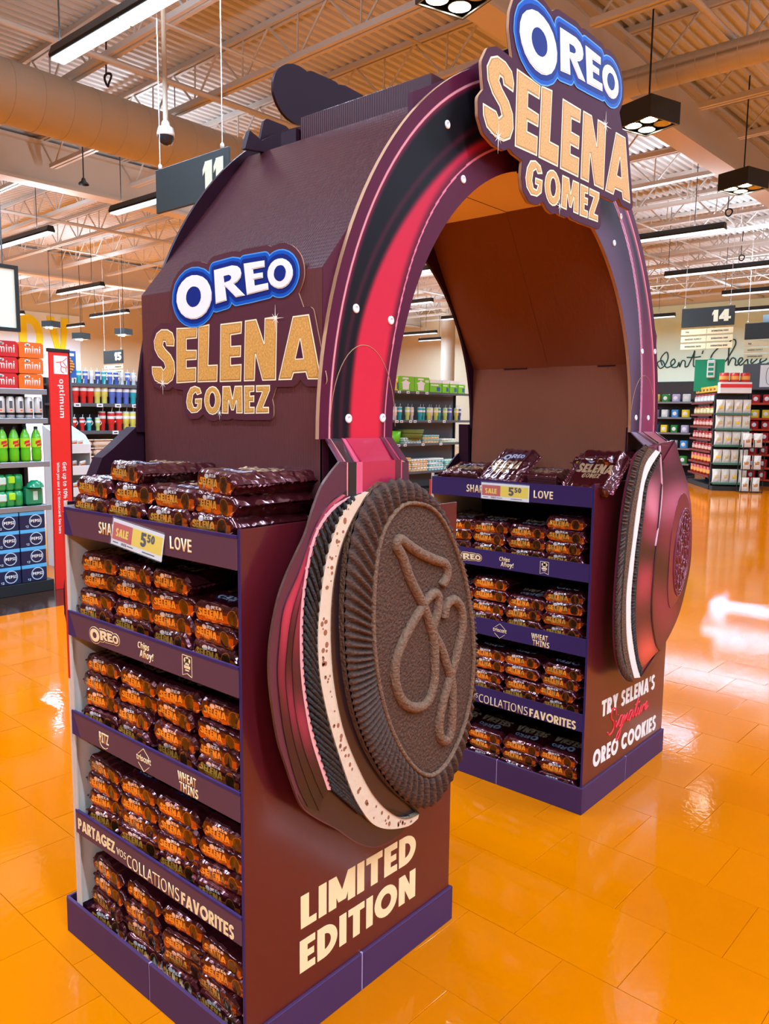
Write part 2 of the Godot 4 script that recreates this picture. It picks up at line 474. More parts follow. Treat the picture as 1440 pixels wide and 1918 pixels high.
# ------------------------------------------------------------------ the scene
func _ready() -> void:
	rng.seed = 11
	set_view()
	set_lights()
	make_fonts()
	make_materials()
	build_floor()
	build_walls()
	build_ceiling()
	build_display()
	build_packets()
	build_lamps()
	build_ceiling_things()
	build_drinks_rack()
	build_kitchen_rack()
	build_far_racks()

func set_view() -> void:
	var cam := Camera3D.new()
	cam.name = "camera"
	add_child(cam)
	cam.position = Vector3(-1.102, 1.6, 1.375)
	cam.rotation_degrees = Vector3(-6.994, -49.162, 0.616)
	cam.fov = 65.86
	cam.near = 0.05
	cam.far = 120.0
	cam.current = true
	var we := WorldEnvironment.new()
	we.name = "environment"
	var e := Environment.new()
	e.background_mode = Environment.BG_COLOR
	e.background_color = Color(0, 0, 0)
	e.tonemap_mode = Environment.TONE_MAPPER_LINEAR
	e.tonemap_exposure = 0.58
	e.sdfgi_enabled = true
	e.ssao_enabled = true
	e.ssil_enabled = true
	we.environment = e
	add_child(we)

# every lamp: its light is added by the lamp's own builder with these energies
const TUBE_ENERGY := 30.0
const ADDED_UP_ENERGY := 13.0  # upward light added to the strip lamps to make the ceiling less orange
const SPOT_ENERGY := 14.0
func set_lights() -> void:
	pass

func make_fonts() -> void:
	var b := SystemFont.new()
	b.font_names = PackedStringArray(["Droid Sans"])
	b.font_weight = 700
	font_bold = b
	var r := SystemFont.new()
	r.font_names = PackedStringArray(["Droid Sans"])
	r.font_weight = 400
	font_regular = r
	var hv := FontVariation.new()
	hv.base_font = b
	hv.variation_embolden = 0.4
	font_heavy = hv

func make_materials() -> void:
	# floor: glossy vinyl tile, slightly wavy
	for k in 4:
		var f := mat("vinyl_tile_%d" % k, Color.from_hsv(0.085 + 0.0005 * k, 1.0, 0.80 + 0.004 * k), 0.07)
		f.metallic_specular = 0.26
		f.normal_enabled = true
		f.normal_scale = 0.035
		f.uv1_triplanar = true
		f.uv1_world_triplanar = true
		f.uv1_scale = Vector3.ONE * 1.6
	var wav := noise_tex(0.035, 512, null, 3)
	wav.as_normal_map = true
	wav.bump_strength = 5.0
	for k in 4: mats["vinyl_tile_%d" % k].normal_texture = wav
	var dk := mat("dark_tile", col(58, 34, 22), 0.15)
	dk.metallic_specular = 0.5
	mat("tan_tile", col(170, 96, 40), 0.15)
	mat("joint", col(120, 52, 8), 0.8)
	mat("painted_steel", col(200, 196, 190), 0.65)
	mat("deck_paint", col(206, 206, 204), 0.75)
	mat("duct_paint", col(198, 190, 176), 0.6)
	mat("beam_paint", col(206, 198, 186), 0.65)
	mat("black_metal", col(24, 26, 24), 0.45)
	mat("wire", col(225, 225, 220), 0.4)
	mat("black_cord", col(15, 15, 15), 0.6)
	mat("wall_beige", col(206, 194, 162), 0.8)
	mat("wall_mint", col(205, 240, 222), 0.8)
	mat("wall_pale", col(222, 238, 244), 0.8)
	mat("wall_dark", col(38, 40, 42), 0.7)
	mat("shelf_grey", col(92, 94, 98), 0.5, 0.2)
	mat("shelf_back", col(74, 76, 78), 0.7)
	mat("shelf_black", col(20, 21, 22), 0.6)
	mat("label_white", col(240, 240, 236), 0.6)
	mat("white_card", col(232, 232, 228), 0.6)
	# printed card: satin lamination over purple ink
	var flute := noise_tex(0.05, 256, null, 2)
	for c in [["card_plum", col(84, 34, 48)], ["card_wall", col(96, 50, 48)], ["card_dark", col(44, 18, 30)], ["card_violet", col(58, 40, 84)], ["card_lip", col(92, 58, 68)], ["card_base", col(72, 46, 78)], ["card_inside", col(124, 72, 52)], ["card_wall_dimmed", col(66, 30, 34)], ["card_roof_pale", col(250, 212, 150)]]:  # slope and roof tone is the wall print darkened to offset overhead light
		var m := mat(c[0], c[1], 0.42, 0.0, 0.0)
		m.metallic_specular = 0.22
	var cw: StandardMaterial3D = mats["card_wall"]
	cw.roughness = 0.36
	cw.metallic_specular = 0.30
	mats["card_wall_dimmed"].roughness = 0.26
	mats["card_wall_dimmed"].metallic_specular = 0.24
	var fl := Image.create(64, 64, false, Image.FORMAT_RGB8)
	for x in 64:
		var v := 0.5 + 0.5 * sin(TAU * x / 8.0)
		for y in 64: fl.set_pixel(x, y, Color(v, v, v))
	var ft := ImageTexture.create_from_image(fl)
	relief(cw, ft, 0.035, 14.0)
	relief(mats["card_inside"], ft, 0.03, 14.0)
	relief(mats["card_wall_dimmed"], ft, 0.035, 14.0)
	var fp := mat("card_front", col(84, 18, 26), 0.3, 0.0, 0.5)
	fp.clearcoat_roughness = 0.06
	mat("card_edge", col(176, 128, 92), 0.9)
	mat("card_beige", col(206, 186, 168), 0.7)
	mat("card_red", col(200, 30, 22), 0.5)
	mat("ink_cream", col(245, 214, 158), 0.5)
	mat("ink_white", col(238, 232, 222), 0.5)
	mat("ink_sign", col(72, 26, 46), 0.6).metallic_specular = 0.25
	mat("ink_wallsign", col(84, 38, 46), 0.5).metallic_specular = 0.25
	mat("ink_navy", col(12, 32, 112), 0.5).metallic_specular = 0.25
	mat("ink_blue", col(8, 78, 170), 0.5).metallic_specular = 0.25
	mat("ink_sky", col(70, 144, 206), 0.5)
	var gold := mat("ink_gold", col(226, 168, 78), 0.5)
	gold.albedo_texture = noise_tex(0.09, 256, ramp2(Color(0.82, 0.76, 0.68), Color(1.05, 1.02, 1.0)), 4)
	gold.uv1_triplanar = true
	gold.uv1_scale = Vector3.ONE * 6.0
	mat("ink_goldshade", col(176, 122, 52), 0.5)
	mat("ink_outline", col(250, 224, 178), 0.5)
	mat("rivet", col(232, 224, 222), 0.35)
	mat("ink_black", col(24, 20, 24), 0.4)
	mat("ink_script", col(226, 40, 52), 0.5)
	mat("print_vertex", Color.WHITE, 0.35, 0.0, 0.35).vertex_color_use_as_albedo = true
	# cookie
	var cr := noise_tex(0.05, 512, ramp2(Color(0.62, 0.56, 0.52), Color(1.0, 0.98, 0.95)), 5)
	for c in [["cocoa", col(98, 64, 44)], ["cocoa_dark", col(50, 36, 30)], ["cocoa_rope", col(142, 106, 80)], ["cocoa_tan", col(124, 88, 60)]]:
		var m := mat(c[0], c[1], 0.75)
		m.albedo_texture = cr
		relief(m, noise_tex(0.06, 512, null, 5), 0.5, 3.0)
	mats["cocoa"].vertex_color_use_as_albedo = true
	var cream := mat("cream", col(216, 186, 156), 0.6)
	relief(cream, noise_tex(0.03, 256, null, 4), 0.15, 3.0)

# ------------------------------------------------------------------ floor, walls, ceiling
func build_floor() -> void:
	var fl := structure("floor")
	fl.rotation_degrees.y = -1.5
	var st := begin()
	box(st, Vector3(-16, -0.2, -40), Vector3(37, -0.008, 13.5))
	put(done(st), "floor_base", fl, mats["joint"])
	var tx := 0.3345
	var tz := 0.3435
	var variants := []
	var g := 0.0006
	st = begin()
	chamfer_box(st, Vector3(g, -0.006, g), Vector3(tx - g, 0.0, tz - g), 0.0008)
	var tile := done(st)
	var near := []
	var tr := RandomNumberGenerator.new()
	tr.seed = 5
	var far := [begin(), begin(), begin(), begin()]
	var darks := begin()
	for i in range(-46, 106):
		for j in range(-116, 38):
			var x := 0.905 + i * tx
			var z := 0.0 + j * tz + (0.5 * tz if posmod(i, 2) == 0 else 0.0)
			var c := Vector2(x + tx / 2, z + tz / 2)
			near.append([c.distance_to(Vector2(0.75, -0.4)) + 0.25 * maxf(0.0, c.y - 0.9), x, z])
	near.sort_custom(func(a, b): return a[0] < b[0])
	var n := 0
	for q in near:
		var x: float = q[1]; var z: float = q[2]
		var k := tr.randi() % 4
		var ze := -4.9
		var in_strip := x > -3.0 and x < 2.1 and z > -6.8
		var dark := in_strip and z + tz <= ze
		if in_strip and z < ze and z + tz > ze:
			quad(darks, Vector3(x + g, 0, ze), Vector3(x + tx - g, 0, ze), Vector3(x + tx - g, 0, z + g), Vector3(x + g, 0, z + g))
			quad(far[k], Vector3(x + g, 0, z + tz - g), Vector3(x + tx - g, 0, z + tz - g), Vector3(x + tx - g, 0, ze + g), Vector3(x + g, 0, ze + g))
			n += 1
			continue
		if n < 290 and not dark:
			put(tile, "floor_tile", fl, mats["vinyl_tile_%d" % k], Transform3D(Basis.from_euler(Vector3(tr.randf_range(-1, 1), 0, tr.randf_range(-1, 1)) * 0.0006), Vector3(x, tr.randf_range(-0.0003, 0.0), z)))
		elif dark:
			quad(darks, Vector3(x + g, 0, z + tz - g), Vector3(x + tx - g, 0, z + tz - g), Vector3(x + tx - g, 0, z + g), Vector3(x + g, 0, z + g))
		else:
			quad(far[k], Vector3(x + g, 0, z + tz - g), Vector3(x + tx - g, 0, z + tz - g), Vector3(x + tx - g, 0, z + g), Vector3(x + g, 0, z + g))
		n += 1
	for k in 4:
		tag(put(done(far[k]), "distant_tiles", fl, mats["vinyl_tile_%d" % k]), "", "", "", "stuff")
	tag(put(done(darks), "dark_tiles", fl, mats["dark_tile"]), "", "", "", "stuff")

func slab(called: String, lo: Vector3, hi: Vector3, m: Material) -> MeshInstance3D:
	var st := begin()
	box(st, lo, hi)
	var o := put(done(st), called, self, m)
	o.set_meta("kind", "structure")
	return o

func build_walls() -> void:
	slab("wall_back", Vector3(-16, 0, -36.9), Vector3(33.4, 7.5, -36.5), mats["wall_beige"])
	slab("wall_right", Vector3(33.0, 0, -36.5), Vector3(33.4, 7.5, 13.4), mats["wall_beige"])
	slab("wall_left", Vector3(-16, 0, -36.5), Vector3(-15.6, 7.5, 13.4), mats["wall_beige"])
	slab("wall_front", Vector3(-15.6, 0, 13.0), Vector3(33.0, 7.5, 13.4), mats["wall_beige"])
	# mint panel band with dark dado on the right wall, pale panel on the back wall
	slab("trim_1", Vector3(32.94, 3.15, -19.0), Vector3(33.0, 6.35, -2.0), mats["wall_mint"])
	slab("trim_2", Vector3(32.92, 0.0, -19.0), Vector3(33.0, 3.15, -2.0), mats["wall_dark"])
	slab("trim_3", Vector3(9.0, 0.0, -36.5), Vector3(19.3, 6.3, -36.44), mats["wall_pale"])
	# yellow letters on the pale panel
	var sg := thing("wall_lettering", "big yellow letters high on the pale back wall above the soda shelf", "sign")
	var at := Transform3D(Basis.IDENTITY, Vector3(16.25, 4.05, -36.43))
	var st := begin()
	var d := PackedVector2Array()
	d.append_array(PackedVector2Array([Vector2(0, 0), Vector2(0, 2.1)]))
	d.append_array(ellipse(0.45, 1.05, 0.7, 1.05, 16, PI / 2, -PI / 2))
	prism(st, d, 0, 0.04, at)
	var letter_d := put(done(st), "letter", sg, mat("sign_yellow", col(238, 226, 12), 0.6))
	st = begin()
	var di := PackedVector2Array([Vector2(0.36, 0.42), Vector2(0.36, 1.68)])
	di.append_array(ellipse(0.45, 1.05, 0.34, 0.63, 12, PI / 2, -PI / 2))
	prism(st, di, 0.04, 0.05, at)
	put(done(st), "letter_counter", letter_d, mats["wall_pale"])
	st = begin()
	prism(st, poly2([1350, 2100, 1720, 2100, 2000, 600, 2110, 2100, 2480, 2100, 2150, 0, 1850, 0]), 0, 0.04, at)
	put(done(st), "letter", sg, mats["sign_yellow"])
	# handwritten shop sign on the mint panel
	var hs := thing("wall_script", "dark handwriting across the mint panel of the far right wall", "sign")
	var hw := [[-980, 160, -1040, 420, -860, 640, -800, 420, -900, 160, -1050, 60, -1150, 260, -980, 330, -850, 90, -700, 120],
		[-700, 120, -560, 250, -600, 380, -700, 260, -640, 90, -480, 100, -430, 260, -400, 90, -330, 300, -230, 280, -220, 90, -130, 110],
		[-130, 110, 20, 500, 60, 640, 40, 300, 60, 90, 200, 120], [-180, 420, 60, 410, 260, 430], [330, 640, 300, 520],
		[980, 740, 860, 760, 640, 520, 560, 260, 640, 60, 860, 90, 1060, 260],
		[1060, 260, 1300, 760, 1280, 960, 1140, 900, 1120, 500, 1130, 90], [1130, 90, 1220, 330, 1340, 290, 1340, 100, 1420, 100],
		[1420, 100, 1560, 290, 1480, 330, 1420, 200, 1500, 80, 1620, 200, 1700, 300], [1700, 300, 1720, 90, 1800, 100],
		[1800, 100, 1980, 280, 1860, 320, 1800, 180, 1900, 80, 2060, 140], [2060, 140, 2240, 250, 2160, 360, 2060, 200, 2160, 70, 2320, 140]]
	for line: Array in hw:
		var p := smooth_line(poly2(line, 0.0021), 5)
		var path := PackedVector3Array()
		for v in p: path.append(Vector3(32.92, 3.66 + v.y * 0.56, -11.0 + v.x * 0.62))
		st = begin(true)
		tube(st, path, 0.026, 6)
		put(done(st), "pen_stroke", hs, mat("sign_green", col(20, 66, 60), 0.6))
	# round column by the far corner
	st = begin(true)
	lathe(st, [Vector2(0.34, 0), Vector2(0.34, 7.1)], 24, Transform3D(Basis.IDENTITY, Vector3(30.4, 0, -21.9)))
	tag(put(done(st), "column", self, mat("column_paint", col(188, 180, 160), 0.7)), "", "", "", "structure")

func build_ceiling() -> void:
	var ce := structure("ceiling")
	ce.rotation_degrees.y = -1.5
	var st := begin()
	var z := -38.0
	while z < 14.0:
		var pr := [Vector2(0, 0), Vector2(0.02, 0.055), Vector2(0.075, 0.055), Vector2(0.095, 0), Vector2(0.17, 0)]
		for k in 4:
			var a: Vector2 = pr[k]; var b: Vector2 = pr[k + 1]
			quad(st, Vector3(-17, 7.2 + a.y, z + a.x), Vector3(-17, 7.2 + b.y, z + b.x), Vector3(35, 7.2 + b.y, z + b.x), Vector3(35, 7.2 + a.y, z + a.x))
		z += 0.17
	put(done(st), "roof_deck", ce, mats["deck_paint"])
	st = begin()
	box(st, Vector3(-17, 7.3, -38.5), Vector3(35, 7.5, 15))
	put(done(st), "roof_slab", ce, mats["deck_paint"])
	# box girders
	for gz in [-26.6, -15.5, -4.45, 6.7]:
		st = begin()
		box(st, Vector3(-15.4, 6.32, gz - 0.05), Vector3(32.8, 7.1, gz + 0.05))
		box(st, Vector3(-15.4, 6.26, gz - 0.2), Vector3(32.8, 6.32, gz + 0.2))
		box(st, Vector3(-15.4, 7.06, gz - 0.2), Vector3(32.8, 7.12, gz + 0.2))
		put(done(st), "girder", ce, mats["beam_paint"])
	# open web joists between the girders
	var joists := {}
	for span in [11.1, 9.9, 6.2]:
		var L: float = span
		var parts := []
		st = begin()
		for s in [-0.045, 0.045]:
			box(st, Vector3(s - 0.028, 7.12, 0.0), Vector3(s + 0.028, 7.2, L))
		parts.append(["top_chord", done(st)])
		st = begin()
		for s in [-0.045, 0.045]:
			box(st, Vector3(s - 0.028, 6.5, 0.55), Vector3(s + 0.028, 6.535, L - 0.55))
			box(st, Vector3(s + (0.02 if s > 0 else -0.028), 6.535, 0.55), Vector3(s + (0.028 if s > 0 else -0.02), 6.58, L - 0.55))
		parts.append(["bottom_chord", done(st)])
		var np := int(round((L - 1.2) / 1.24))
		var stp := (L - 1.2) / np
		for k in np:
			var za := 0.6 + stp * k
			st = begin()
			bar(st, Vector3(0, 6.52, za), Vector3(0, 7.15, za + stp * 0.5), 0.019, 5)
			bar(st, Vector3(0, 7.15, za + stp * 0.5), Vector3(0, 6.52, za + stp), 0.019, 5)
			parts.append(["web_rod", done(st)])
			st = begin()
			bar(st, Vector3(0, 6.52, za + stp), Vector3(0, 7.15, za + stp + 0.02), 0.015, 5)
			parts.append(["web_post", done(st)])
		st = begin()
		bar(st, Vector3(0, 6.52, 0.6), Vector3(0, 7.14, 0.05), 0.02, 5)
		bar(st, Vector3(0, 6.52, L - 0.6), Vector3(0, 7.14, L - 0.05), 0.02, 5)
		parts.append(["web_rod", done(st)])
		joists[span] = parts
	for bay in [[-36.4, 9.9], [-26.6, 11.1], [-15.5, 11.1], [-4.45, 11.1], [6.7, 6.2]]:
		for k in range(-10, 16):
			var x: float = 4.97 + 1.79 * k
			if bay[0] > -6.0 and (x < -4.0 or x > 33.0): continue
			if x > 32.8 or (bay[0] < -10 and x < -4.0): continue
			var j := Node3D.new()
			j.name = "roof_joist"
			ce.add_child(j, true)
			j.position = Vector3(x, 0, bay[0])
			for p in joists[bay[1]]: put(p[1], p[0], j, mats["painted_steel"])
	# bridging rods and sprinkler pipes along the store
	for q in [[-9.25, 6.42, 0.045], [-12.0, 6.5, 0.02], [-7.9, 6.5, 0.02], [-1.2, 6.5, 0.02], [1.9, 6.5, 0.02], [-18.9, 6.42, 0.04], [-22.6, 6.5, 0.02], [-30.0, 6.42, 0.04], [-6.5, 6.95, 0.02], [-12.9, 6.95, 0.02], [-2.6, 6.42, 0.04]]:
		st = begin(true)
		bar(st, Vector3(-15, q[1], q[0]), Vector3(32.8, q[1], q[0]), q[2], 8)
		put(done(st), "ceiling_pipe", ce, mats["painted_steel"])

# ------------------------------------------------------------------ lamps and what hangs from the ceiling
func area_light(parent: Node, at: Vector3, size: Vector2, energy: float, c: Color, pitch := -90.0) -> void:
	var l := AreaLight3D.new()
	l.name = "lamp_light"
	l.area_size = size
	l.light_energy = energy
	l.light_color = c
	l.shadow_enabled = true
	l.set("area_range", 60.0)
	l.set("area_attenuation", 2.0)
	parent.add_child(l, true)
	l.position = at
	l.rotation_degrees = Vector3(pitch, 0, 0)

var lamp_parts := {}
func strip_lamp(x: float, z0: float, modules: int, label: String, power := 1.0) -> void:
	# z0: the end nearer the back wall; modules of 1.36 m run towards the front
	var L := 1.36 * modules
	var o := thing("strip_lamp", label, "ceiling lamp", Vector3(x, 5.4, z0), Basis.IDENTITY, "strip lamps hung in rows under the joists")
	var key := "strip_%d" % modules
	if not lamp_parts.has(key):
		var st := begin()
		var prof := PackedVector2Array([Vector2(-0.085, 0.0), Vector2(-0.095, 0.03), Vector2(-0.06, 0.13), Vector2(0.06, 0.13), Vector2(0.095, 0.03), Vector2(0.085, 0.0), Vector2(0.075, 0.0), Vector2(0.075, 0.02), Vector2(-0.075, 0.02), Vector2(-0.075, 0.0)])
		prism(st, prof, 0.0, L)
		for k in modules + 1:
			box(st, Vector3(-0.085, 0.002, maxf(0.0, 1.36 * k - 0.012)), Vector3(0.085, 0.03, minf(L, 1.36 * k + 0.012)))
		lamp_parts[key] = done(st)
		st = begin()
		box(st, Vector3(-0.073, -0.030, 0.02), Vector3(0.073, 0.016, 1.34))
		lamp_parts["lens"] = done(st)
		st = begin()
		box(st, Vector3(-0.05, 0.130, 0.02), Vector3(0.05, 0.134, 1.34))
		lamp_parts["added_up_lens"] = done(st)  # glowing top strip added to go with the extra upward light
		st = begin()
		for k in 44:
			var zz := 0.035 + k * 0.03
			box(st, Vector3(-0.071, -0.034, zz), Vector3(0.071, -0.030, zz + 0.004))
		lamp_parts["louvre"] = done(st)
		st = begin()
		bar(st, Vector3(0, 0.13, 0), Vector3(0, 1.81, 0), 0.008, 6)
		lamp_parts["cord"] = done(st)
	put(lamp_parts[key], "housing", o, mats["black_metal"])
	for k in modules:
		var lens := put(lamp_parts["lens"], "lens", o, glow("lens_glow", col(214, 240, 255), 3.2), Transform3D(Basis.IDENTITY, Vector3(0, 0, 1.36 * k)))
		put(lamp_parts["louvre"], "louvre", lens, mat("louvre_white", col(236, 244, 250), 0.4))
	for k in modules: put(lamp_parts["added_up_lens"], "added_up_lens", o, glow("added_up_glow", col(236, 240, 240), 1.2), Transform3D(Basis.IDENTITY, Vector3(0, 0, 1.36 * k)))
	for zz in ([0.08, L - 0.08] if modules != 2 else [0.30, L - 0.62]):
		put(lamp_parts["cord"], "cord", o, mats["black_cord"], Transform3D(Basis.IDENTITY, Vector3(0, 0, zz)))
	area_light(o, Vector3(0, 0.145, L / 2), Vector2(0.10, L - 0.05), ADDED_UP_ENERGY * modules / 2.0, Color(0.86, 0.93, 1.0), 90.0)  # added upward light that evens out the ceiling tone
	area_light(o, Vector3(0, -0.04, L / 2), Vector2(0.15, L - 0.05), TUBE_ENERGY * power * modules / 2.0, Color(0.80, 0.94, 1.08))

func bay_lamp(at: Vector3, turn: float, label: String, small := false, power := 1.0) -> void:
	var o := thing("bay_lamp", label, "ceiling lamp", at, Basis(Vector3.UP, deg_to_rad(turn)) * (0.75 if small else 1.0), "box lamps with round spots")
	if not lamp_parts.has("bay"):
		var st := begin()
		for q in [[-0.28, -0.28, -0.265, 0.28], [0.265, -0.28, 0.28, 0.28], [-0.265, -0.28, 0.265, -0.265], [-0.265, 0.265, 0.265, 0.28]]:
			box(st, Vector3(q[0], 0, q[1]), Vector3(q[2], 0.25, q[3]))
		box(st, Vector3(-0.28, 0.25, -0.28), Vector3(0.28, 0.27, 0.28))
		lamp_parts["bay"] = done(st)
		st = begin()
		for s in [-1.0, 1.0]:
			box(st, Vector3(-0.265, 0.0, s * 0.262 - 0.006), Vector3(0.265, 0.012, s * 0.262 + 0.006))
			box(st, Vector3(s * 0.262 - 0.006, 0.0, -0.265), Vector3(s * 0.262 + 0.006, 0.012, 0.265))
		lamp_parts["bay_rim"] = done(st)
		st = begin(true)
		lathe(st, [Vector2(0.11, 0.0), Vector2(0.115, 0.004), Vector2(0.11, 0.01), Vector2(0.075, 0.06), Vector2(0.05, 0.09), Vector2(0.0, 0.095)], 20)
		lamp_parts["cup"] = done(st)
		st = begin(true)
		lathe(st, [Vector2(0.0, 0.0), Vector2(0.05, 0.008), Vector2(0.07, 0.03), Vector2(0.05, 0.05), Vector2(0.0, 0.055)], 16)
		lamp_parts["bulb"] = done(st)
	put(lamp_parts["bay"], "housing", o, mats["black_metal"])
	put(lamp_parts["bay_rim"], "rim", o, mat("steel_rim", col(170, 174, 172), 0.35, 0.6))
	var rod := begin()
	bar(rod, Vector3(0, 0.27, 0), Vector3(0, (7.22 - at.y) / (0.75 if small else 1.0), 0), 0.012, 6)
	put(done(rod), "rod", o, mats["black_cord"])
	var n := 0
	for q in [[-0.13, -0.13], [-0.13, 0.13], [0.13, -0.13], [0.13, 0.13]]:
		var cup := put(lamp_parts["cup"], "reflector", o, mat("reflector", col(214, 214, 206), 0.25, 0.7), Transform3D(Basis.IDENTITY, Vector3(q[0], 0.02, q[1])))
		if n != 3:
			put(lamp_parts["bulb"], "bulb", cup, glow("bulb_glow", col(255, 252, 232), 70.0), Transform3D(Basis.IDENTITY, Vector3(0, -0.075 if small else 0.0, 0)))
		n += 1
	var l := SpotLight3D.new()
	l.name = "lamp_light"
	l.spot_angle = 60.0
	l.spot_range = 60.0
	l.spot_attenuation = 2.0
	l.light_energy = SPOT_ENERGY * power
	l.light_size = 0.12
	l.light_color = Color(0.84, 0.94, 1.0)
	l.shadow_enabled = true
	o.add_child(l, true)
	l.position = Vector3(0, -0.03, 0)
	l.rotation_degrees = Vector3(-90, 0, 0)

func build_lamps() -> void:
	# rows of strip lamps: x of the row, end of one lamp, how many lamps before and after it
	strip_lamp(3.45, -7.35, 3, "white strip lamp nearest the camera, above the black aisle 11 sign")
	strip_lamp(7.4, -12.97, 2, "white strip lamp half hidden behind the aisle 11 sign", 1.5)
	strip_lamp(7.4, -18.17, 2, "white strip lamp cut by the left frame edge below the girder")
	strip_lamp(11.9, -24.0, 2, "small strip lamp crossing the brown girder above the yellow lettering", 2.0)
	strip_lamp(15.85, -29.1, 2, "small strip lamp right of the yellow lettering beside the near tower", 2.5)
	strip_lamp(15.85, -7.0, 2, "strip lamp just right of the arch, above the aisle 14 sign", 0.45)
	strip_lamp(20.5, -7.34, 3, "long strip lamp behind the wire above the aisle 14 sign", 0.5)
	strip_lamp(24.7, -7.2, 3, "far strip lamp at the right frame edge over the aisle 14 sign", 0.6)
	strip_lamp(28.65, -24.0, 2, "strip lamp seen through the arch above the green boxes")
	strip_lamp(31.3, -24.4, 1, "short strip lamp seen through the arch beside the pale column")
	strip_lamp(28.9, -13.0, 2, "strip lamp in front of the mint panel right of the arch", 1.0)
	strip_lamp(28.9, -8.6, 2, "strip lamp in front of the mint panel right of the aisle 14 sign", 1.0)
	strip_lamp(13.6, -31.6, 1, "short strip lamp just right of the white board, over the yellow D", 6.0)
	strip_lamp(17.2, -33.6, 1, "short strip lamp added to brighten the pale wall above the yellow V", 5.0)  # extra lamp, added to brighten the back wall
	var n := 0
	for q in [[-0.7, -9.0], [-0.7, -3.6], [-0.7, 1.8], [-5.0, -6.0], [-5.0, 1.0], [-5.0, 6.0], [-0.7, 6.4], [3.45, 2.0], [3.45, 7.0], [7.4, 0.6], [7.4, 6.0], [11.9, 1.2], [11.9, 7.0], [15.85, 3.0], [20.5, 4.0], [24.7, 4.0], [7.4, -23.4], [7.4, -28.6], [11.9, -30.0], [20.5, -30.0], [20.5, -24.0], [24.7, -30.0], [15.85, -18.0], [20.5, -18.0], [24.7, -18.0], [11.9, -14.0], [15.85, -13.9], [24.7, -24.0]]:
		n += 1
		strip_lamp(q[0], q[1], 2, "strip lamp of the same rows, hidden by the arch or beyond the picture edge", 1.7 if q[0] < 0.0 else (2.5 if q[1] < -23.0 else (1.4 if q[1] < -12.0 else 1.0)))
	bay_lamp(Vector3(9.4, 5.4, -3.2), -18.0, "black box lamp with three lit spots beside the header sign")
	bay_lamp(Vector3(13.2, 5.4, -3.15), -18.0, "black box lamp with lit spots under the girder at the right frame edge", false, 3.0)
	bay_lamp(Vector3(5.28, 5.45, -3.32), -18.0, "black box lamp at the top edge left of the header sign")
	bay_lamp(Vector3(15.2, 5.4, -6.6), -10.0, "small black box lamp just behind the header sign's right edge", false, 4.0)
	bay_lamp(Vector3(29.6, 4.6, -13.2), 0.0, "box lamp washing the mint wall, half hidden by the arch's right leg", false, 9.0)
	bay_lamp(Vector3(29.6, 5.0, -7.0), 0.0, "box lamp added out of view beyond the right frame edge to brighten the mint wall", false, 9.0)  # unseen lamp added to brighten the mint panel
	bay_lamp(Vector3(12.25, 4.45, -25.3), 20.0, "small box lamp glowing in front of the yellow V", true, 6.0)
	bay_lamp(Vector3(12.9, 4.06, -24.5), 20.0, "small box lamp hung on a rod right of the yellow V", true, 6.0)
	bay_lamp(Vector3(13.85, 4.22, -23.4), 20.0, "small box lamp nearest the left edge of the near tower", true)

